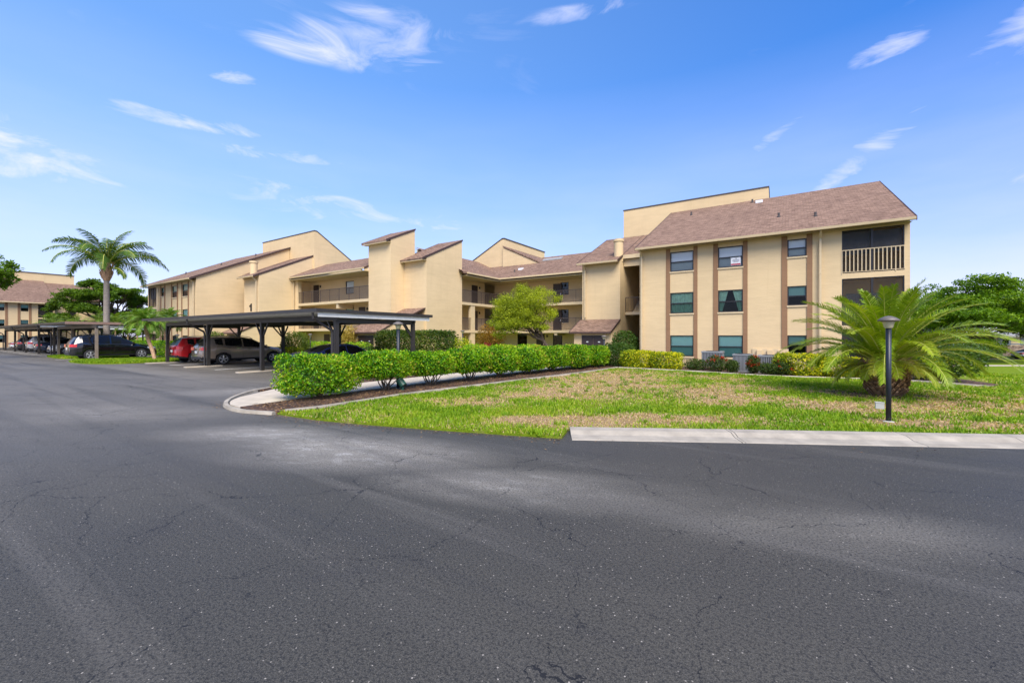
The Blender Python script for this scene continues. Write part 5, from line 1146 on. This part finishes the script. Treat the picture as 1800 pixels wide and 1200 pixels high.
# ---- palms
def frond(base, az, el, L, droop, nl, ll, curl=.55, w=.03, tw=0., tint=.5, vee=.6):
    """returns rachis points and leaflet arrays"""
    ts = np.linspace(0, 1, 12); pts = []; p = np.array(base, float); e = el
    ca, sa = math.cos(az), math.sin(az)
    for i, t in enumerate(ts):
        pts.append(p.copy()); e2 = e-droop*(t**1.5); st = L/11; p = p+st*np.array([math.cos(e2)*ca, math.cos(e2)*sa, math.sin(e2)])
    pts = np.array(pts); u = np.linspace(.10, 1., nl); Q = np.stack([np.interp(u, ts, pts[:, k]) for k in range(3)], 1)
    T = unit(np.gradient(Q, axis=0)); side = np.array([-sa, ca, 0.]); side = side+tw*np.array([0, 0, 1.]); Nn = unit(np.cross(T, side)); Nn[Nn[:, 2] < 0] *= -1
    out = []
    for s in (1, -1):
        prof = ll*np.interp(u, [0, .12, .4, .75, 1], [.35, .75, 1., .8, .35])*RNG.uniform(.85, 1.12, nl)
        d = unit(T*(curl+.5*u[:, None])+side*s*1.0+Nn*(vee*RNG.uniform(.5, 1.2, (nl, 1)))+RNG.normal(0, .10, (nl, 3))-np.array([0, 0, .12]))
        out.append((Q, d, Nn, prof, np.full(nl, w)*RNG.uniform(.8, 1.2, nl), np.clip(RNG.normal(tint, .1, nl), 0, 1)))
    return pts, [np.concatenate([o_[k] for o_ in out]) for k in range(6)]

def leaflets(P, d, Nn, L, W):
    """narrow leaflet of two segments that bends at its tip"""
    S = unit(np.cross(d, Nn)); a = P-S*W[:, None]*.35; b = P+S*W[:, None]*.35; m = P+d*L[:, None]*.5; c = m+S*W[:, None]*.5; e = m-S*W[:, None]*.5
    tip = P+d*L[:, None]*.96-np.array([0, 0, .16])*L[:, None]
    V = np.stack([a, b, c, e, tip], 1).reshape(-1, 3); i = np.arange(len(P))[:, None]*5
    F = np.concatenate([i+np.array([[0, 1, 2]]), i+np.array([[0, 2, 3]]), i+np.array([[3, 2, 4]])], 1).reshape(-1, 3); return V, F

def palm_crown(o, base, specs, m, stalk_r, w, name='frond', stalkm='stalk'):
    """specs: (az, el, L, droop, nl, ll, kwargs); each frond is a part, with its stalk as sub-part"""
    for (az, el, L, dr, nl, ll, kw) in specs:
        b = np.array(base)+np.array([math.cos(az), math.sin(az), 0])*kw.pop('off', .1)+np.array([0, 0, kw.pop('dz', 0)])
        pts, (P, d, Nn, LL, W, t) = frond(b, az, el, L, dr, nl, ll, w=w, **kw)
        V, F = leaflets(P, d, Nn, LL, W); fo = np_mesh(name, V, F, m, o, np.repeat(t, 3))
        k = MB(); k.tube(pts, list(np.linspace(stalk_r, stalk_r*.2, len(pts))), 5); k.build('stalk', stalkm, fo)

def date_palm():
    o = empty('date_palm', (2.45, 17.3, .05), 0, 'large bushy date palm with stout shaggy trunk on the lawn', 'palm')
    k = MB(); k.lathe([(.30, -.1), (.36, .12), (.38, .4), (.43, .65), (.46, .85), (.38, 1.05), (.2, 1.3)], 20); k.build('trunk', 'bootdark', o)
    k = MB()                                                                    # cut frond bases, like the scales of a pineapple
    for i in range(230):
        a = i*2.39996; h = .02+.95*(i/230); r = float(np.interp(h, [0, .4, .65, .97], [.33, .38, .43, .45])); c, s = math.cos(a), math.sin(a); q = random.uniform(.6, 1.35)
        p0 = Vector((c*r*.9, s*r*.9, h-.08)); e = Vector((c*(r+.19*q), s*(r+.19*q), h+.13*q)); t_ = Vector((-s, c, 0))*.075; up_ = Vector((-c*.02, -s*.02, .06))
        k.add([p0-t_, p0+t_, p0+up_*1.5, e-t_*.6, e+t_*.6, e+up_*.8], [(0, 1, 4, 3), (1, 2, 5, 4), (2, 0, 3, 5), (3, 4, 5)])
    k.build('frond_stubs', 'boot', o)
    k = MB()
    for i in range(90):                                                         # dry fibre and split sheaths under the crown
        a = random.uniform(0, 6.28); c, s = math.cos(a), math.sin(a); r = random.uniform(.36, .5); h = random.uniform(.75, 1.2)
        k.bar((c*r, s*r, h), (c*(r+random.uniform(.1, .35)), s*(r+random.uniform(.1, .35)), h+random.uniform(-.3, .3)), .03, .012)
    k.build('dry_fibre', 'boot', o)
    specs = []
    rnd = random.Random(11)
    for i in range(72):
        u = i/71; az = i*2.39996+rnd.uniform(-.2, .2); el = R(86-64*u**.9)+rnd.uniform(-.1, .1); L = (2.35+.30*min(1, u*2.0))*rnd.uniform(.9, 1.08); dr = .70+.80*u+rnd.uniform(-.1, .25)
        kw = dict(off=.10+.20*u, dz=-.15*u, curl=.75, tint=rnd.choice([.3, .38, .45, .5, .62]), vee=.7-.3*u, tw=rnd.uniform(-.3, .3))
        specs.append((az, el, L, dr, 92, .44, kw))
    for i in range(22):                                                         # a skirt of short old yellowing ones below
        az = i*2.39996+rnd.uniform(-.2, .2); specs.append((az, R(rnd.uniform(-8, 22)), rnd.uniform(.95, 1.6), 1.3, 46, .36, dict(off=.35, dz=-.2, curl=.8, tint=rnd.uniform(.55, .95), vee=.1, tw=rnd.uniform(-.5, .5))))
    palm_crown(o, (0, 0, 1.18), specs, 'phoenix', .024, .021)
date_palm()

def queen_palm():
    o = empty('queen_palm', (-53.2, 12.15, 0), 0, 'tall queen palm with smooth grey trunk rising behind the black car', 'palm')
    k = MB(); k.lathe([(.33, -.1), (.26, .5), (.24, 2.5), (.225, 5.0), (.21, 7.0), (.20, 7.6)], 16); k.build('trunk', 'palmtrunk', o, True)
    k = MB(); k.lathe([(.23, 7.0), (.36, 7.4), (.40, 7.9), (.32, 8.4), (.16, 9.2)], 14)
    for i in range(26):
        a = i*2.4; k.bar((math.cos(a)*.3, math.sin(a)*.3, 7.1+i*.04), (math.cos(a)*.5, math.sin(a)*.5, 7.65+i*.05), .12, .05)
    k.build('crown_shaft', 'boot', o)
    rnd = random.Random(5); specs = []
    for i in range(20):
        u = i/19; az = i*2.39996+.5; el = R(80-58*u)+rnd.uniform(-.08, .08); specs.append((az, el, rnd.uniform(4.4, 5.2)*(.85+.15*u), 1.35+.65*u+rnd.uniform(-.1, .2), 64, .85, dict(off=.15, curl=.35, tint=rnd.uniform(.3, .6), vee=-.35, tw=rnd.uniform(-.8, .8))))
    specs.append((.4, R(12), 2.4, 1.9, 34, .6, dict(off=.2, dz=-.5, tint=.9, vee=0.)))
    palm_crown(o, (0, 0, 8.6), specs, 'queen', .055, .06)
queen_palm()

def small_palm(name, x, y, trunk, crown_r, n, m, label, group, wl=.03, ll=.4, dr0=1.2, z=.05, tr=.085, nl=26, elmax=78, el_lo=-5):
    o = empty(name, (x, y, z), random.uniform(0, 6), label, 'palm', group); o.rotation_euler = (0, 0, 0)
    k = MB(); pts = trunk; k.tube(pts, list(np.linspace(tr, tr*1.15, len(pts))), 9); k.build('trunk', 'boot', o)
    b = pts[-1]; specs = []; rnd = random.Random(int(abs(x*7+y*3)))
    for i in range(n):
        u = i/max(1, n-1); specs.append((i*2.39996, R(elmax+(el_lo-elmax)*u)+rnd.uniform(-.1, .1), crown_r*rnd.uniform(.9, 1.12), dr0+.6*u, nl, ll, dict(off=.04, tint=rnd.uniform(.3, .8), vee=.15, tw=rnd.uniform(-.3, .3))))
    palm_crown(o, b, specs, m, .016, wl)
small_palm('pygmy_palm', -40.6, 12.0, [(0, 0, 0), (-.5, .0, .7), (-1.0, -.1, 1.5), (-1.35, -.15, 2.3), (-1.4, -.1, 2.75)], 1.75, 44, 'pygmy', 'leaning small palm on the grass island in front of left wing', 'small palms by the left wing', .04, .42, 1.5, .07, .12, 34)
small_palm('pygmy_palm', -46.4, 14.6, [(0, 0, 0), (.2, 0, 1.2), (.1, 0, 2.4), (.0, 0, 3.2)], 1.6, 30, 'pygmy', 'small palm with crown above the left end of near carport', 'small palms by the left wing', .04, .45, 1.3, .05, .16, 30)
rnd = random.Random(3)
for i, (d_, r_, h) in enumerate([(62, -67.5, 3.4), (66, -69.5, 3.2), (60, -62.0, 3.1), (68, -66.5, 4.2), (64, -60.0, 3.6), (70, -62.0, 4.3), (63, -57.2, 3.0), (72, -60.5, 4.8), (67, -56.5, 3.9)]):
    p = fr_(d_, r_); lab = ['clump palm nearest the distant building, left of the tall palm', 'pale clump palm in front of the distant building corner', 'clump palm directly left of the tall palm trunk', 'taller clump palm under the dark tree, left side', 'clump palm just right of the tall palm trunk', 'tall clump palm under the middle of the dark tree', 'low clump palm nearest the left wing', 'tallest clump palm at the back below the dark tree', 'clump palm under the right side of the dark tree'][i]
    small_palm('areca_palm', p.x, p.y, [(0, 0, 0), (.05, 0, h*.5), (.1, 0, h)], 2.3, 16, 'areca', lab, 'clump palms below the dark tree', .06, .62, 1.3, 0, .08, 22, 82, 10)

# ---- trees
def limb(k, p, q, r0, r1, wob, n=5):
    p, q = Vector(p), Vector(q); pts = []
    for i in range(n+1):
        t = i/n; pts.append(p.lerp(q, t)+Vector((random.gauss(0, wob), random.gauss(0, wob), random.gauss(0, wob*.5)))*math.sin(math.pi*t))
    k.tube(pts, list(np.linspace(r0, r1, n+1)), 7); return pts

def tree(name, loc, trunk_h, tr, lobes, nleaf, lsize, m, label, group=None, bark='barkdark', lean=(0, 0), tint=(.5, .18), fork=3, aspect=.5, shell=.75, droop=0., zs=0.):
    """lobes: (x, y, z, rx, ry, rz) leaf clumps, each fed by a limb"""
    o = empty(name, loc, 0, label, 'tree', group); k = MB(); top = Vector((lean[0], lean[1], trunk_h)); limb(k, (0, 0, -.2), top, tr, tr*.75, .08)
    for L_ in lobes:
        c = Vector(L_[:3]); pts = limb(k, top if L_[2] > trunk_h*.9 else top*.8, c, tr*.45, tr*.12, .2)
        for j in range(4): limb(k, pts[3], c+Vector((random.uniform(-.8, .8)*L_[3], random.uniform(-.8, .8)*L_[4], random.uniform(-.3, .7)*L_[5])), tr*.16, tr*.04, .1, 3)
    k.build('trunk', bark, o)
    tot = sum(L_[3]*L_[4] for L_ in lobes); gs = []
    for L_ in lobes:
        n = int(nleaf*L_[3]*L_[4]/tot); c = np.array(L_[:3]); r = np.array(L_[3:])
        q = max(8, n//160)                                                      # break every lobe into leaf clumps with gaps
        for j in range(q):
            u = RNG.normal(size=3); u /= np.linalg.norm(u); cc = c+u*r*RNG.uniform(.35, 1.08); rr = r*RNG.uniform(.26, .46); rr[2] = max(rr[2]*.8, .12)
            gs.append((cc, rr, n//q, shell, 2.))
    leaf_mass('crown', gs, lsize, m, o, tint, up=.2, droop=droop, aspect=aspect, tscale=.9); return o

# courtyard tree
CT = [(-1.2, -.6, 3.6, 1.5, 1.4, 1.2), (-.2, .1, 4.5, 1.5, 1.4, 1.1), (-2.3, -1.0, 3.0, 1.2, 1.2, 1.0), (.4, .4, 3.6, 1.1, 1.1, 1.1), (-2.6, -.4, 4.0, 1.2, 1.2, 1.0), (-1.3, .3, 5.0, 1.3, 1.2, .8), (.1, -.6, 2.8, .9, .9, .7), (-3.0, -1.4, 2.5, .9, .9, .8), (-1.4, -.8, 2.9, 1.6, 1.4, .8), (-2.0, -.3, 3.4, 1.5, 1.4, 1.2), (-.6, -.3, 3.8, 1.4, 1.4, 1.2), (-1.9, -.4, 4.5, 1.4, 1.3, .9)]
tree('courtyard_tree', (-14.45, 28.6, .05), 1.5, .16, [(a-1.45, b-.95, c, d*1.05, e*1.05, f) for a, b, c, d, e, f in CT], 40000, .13, 'willow', 'light green fine-leaved tree with forked trunk in the courtyard', None, 'barkdark', (-1.1, -.7), (.55, .25), aspect=.34, droop=.25)
def rp(d, r, z): q = fr_(d, r); return (q.x, q.y, z)
# trees behind the right lawn
def big_tree(d, r, H, Wd, label, group, m='bgtree', n=15000, low=2.6, ls=.30, name='shade_tree'):
    q = fr_(d, r); lobes = []
    rnd = random.Random(int(r*10))
    for i in range(22):
        a = i*2.39996; u = math.sqrt((i+.4)/22); z = low+(H-low)*(.22+.62*(1-u*u)*(i % 3+1)/3)+rnd.uniform(-.3, .3)
        lobes.append((math.cos(a)*u*Wd*.40, math.sin(a)*u*Wd*.40, z, Wd*.19*rnd.uniform(.8, 1.25), Wd*.19*rnd.uniform(.8, 1.25), (H-low)*.2))
    return tree(name, (q.x, q.y, -1.5), low*.75, .26, lobes, n, ls, m, label, group, tint=(.5, .22))
big_tree(56, 60.5, 11.0, 17, 'broad green shade tree right of the building behind the palm', 'shade trees beyond the right lawn', n=60000, low=4.0, ls=.36)
big_tree(63, 78, 9.2, 13, 'rounded shade tree cut by the right edge of the photo', 'shade trees beyond the right lawn', n=22000, low=3.4, ls=.34)
big_tree(72, 69, 11.5, 13, 'darker shade tree just behind the building corner', 'shade trees beyond the right lawn', n=15000, low=3.6, ls=.4)
q = fr_(64, 70.5); shrub('street_shrub', q.x, q.y, 3.0, 2.0, 2.9, .2, 3200, .26, 'bgtree', 'dark bush in front of the distant stone house', None, power=2.2, z=-1.5)
# poinciana by the neighbouring building: flat layered crown
lobes = []; rnd = random.Random(8)
for i in range(24):
    a = i*2.39996; u = math.sqrt((i+.5)/24); lobes.append((math.cos(a)*u*7.0, math.sin(a)*u*7.0, 5.6+5.6*(1-u*u)+rnd.uniform(-1.2, .8), rnd.uniform(1.7, 2.7), rnd.uniform(1.7, 2.7), rnd.uniform(.6, .95)))
q = fr_(75, -71.5); tree('poinciana_tree', (q.x, q.y, 0), 4.2, .4, lobes, 52000, .34, 'bgtree2', 'dark layered spreading tree between the two apartment buildings', None, tint=(.5, .22), aspect=.45)
q = fr_(90, -80); big_tree(92, -84, 9, 14, 'dark tree far behind the clump palms', 'trees behind the clump palms', 'bgtree2', 9000, ls=.45); big_tree(95, -72, 9, 14, 'dark tree far behind, right part of the row', 'trees behind the clump palms', 'bgtree2', 9000, ls=.45)
# tree whose branch enters at the left edge
q = fr_(34, -42.6); tree('edge_tree', (q.x, q.y, 0), 4.5, .22, [(.6, .7, 7.3, 1.3, 1.3, .9), (-.6, -.5, 8.2, 1.6, 1.6, 1.0), (.9, 1.0, 6.3, .8, .8, .6), (-1.5, -1.2, 7.0, 1.6, 1.6, 1.0)], 7000, .22, 'bgtree', 'leafy branch entering at the left edge above the cars')
# dead leaves and chips on the beds and lawn edge
n = 3400; i = RNG.integers(0, len(BED)-1, n); bx = np.array(BED); t = RNG.random(n)[:, None]; pp = bx[i]*(1-t)+bx[i+1]*t; off = RNG.uniform(-.15, 1.8, n)
P = np.stack([pp[:, 0]-off, pp[:, 1], np.full(n, .075)+RNG.random(n)*.02], 1); k = P[:, 1] > 5.5; P = P[k]; n = len(P)
V, F = leaf_cards(P, np.concatenate([RNG.normal(size=(n, 2)), RNG.normal(0, .12, (n, 1))], 1), np.tile([0, 0, 1.], (n, 1))+RNG.normal(0, .3, (n, 3)), RNG.uniform(.03, .09, n), RNG.uniform(.015, .03, n), .1)
tag(np_mesh('bark_chips', V, F, leafmat('bark_chip', [(.03, .015, .009), (.10, .05, .022), (.26, .14, .06), (.42, .28, .13)], .05, .8), None, np.repeat(RNG.random(n)**1.4, 2)), 'brown bark chips scattered over the hedge bed', 'mulch', kind='stuff')

def tufts(n_c, n_b):
    xs, ys = RNG.uniform(-10, 8, n_c*4), RNG.uniform(5.5, 22, n_c*4); k = inpoly(xs, ys, LAWN); xs, ys = xs[k][:n_c], ys[k][:n_c]
    x = np.repeat(xs, n_b)+RNG.normal(0, .06, len(xs)*n_b); y = np.repeat(ys, n_b)+RNG.normal(0, .06, len(ys)*n_b); m = len(x); a = RNG.uniform(0, 6.28, m); h = RNG.uniform(.07, .14, m); ln = h*RNG.uniform(.3, 1.1, m)
    P = np.stack([x, y, np.full(m, .045)], 1); b = a+1.57; S = np.stack([np.cos(b), np.sin(b), 0*b], 1)*.011; T = P+np.stack([np.cos(a)*ln, np.sin(a)*ln, h], 1)
    tag(np_mesh('grass_tufts', np.stack([P-S, P+S, T], 1).reshape(-1, 3), np.arange(m*3).reshape(-1, 3), 'blade', None, np.repeat(RNG.normal(.22, .1, len(xs)), n_b).clip(0, 1)), 'taller darker tufts standing out of the short lawn grass', 'grass', kind='stuff')
tufts(420, 26)
def litter():
    L_ = np.array(ROAD+ROADL[1:4]+[(-15.3, 7.3), (-13.3, 5.5), (-12.4, 5.1)]); seg = [(L_[i], L_[i+1]) for i in range(len(L_)-1) if np.linalg.norm(L_[i]-L_[i+1]) < 7]; seg += [(np.array(p), np.array(q)) for p, q in (((-15.6, 7.6), (-14.4, 6.1)), ((-14.4, 6.1), (-12.6, 5.1)), ((-12.6, 5.1), (-10.4, 5.2)))]
    m = 900; i = RNG.integers(0, len(seg), m); t = RNG.random(m)[:, None]; A = np.array([e[0] for e in seg]); B = np.array([e[1] for e in seg]); P = A[i]*(1-t)+B[i]*t
    d = B[i]-A[i]; nrm = np.stack([d[:, 1], -d[:, 0]], 1); nrm /= np.linalg.norm(nrm, axis=1, keepdims=True); off = np.where(i < len(seg)-3, .05, .0)+RNG.exponential(.16, m)+np.where((A[i][:, 0] > -3.4), .42, 0)
    P = P+nrm*off[:, None]; P3 = np.stack([P[:, 0], P[:, 1], np.full(m, .012)], 1)
    V, F = leaf_cards(P3, np.concatenate([RNG.normal(size=(m, 2)), RNG.normal(0, .1, (m, 1))], 1), np.tile([0, 0, 1.], (m, 1))+RNG.normal(0, .25, (m, 3)), RNG.uniform(.015, .05, m), RNG.uniform(.01, .022, m), .1)
    tag(np_mesh('leaf_litter', V, F, bpy.data.materials['bark_chip'], None, np.repeat(RNG.random(m), 2)), 'brown bits of leaf litter along the road edge', 'litter', kind='stuff')
litter()
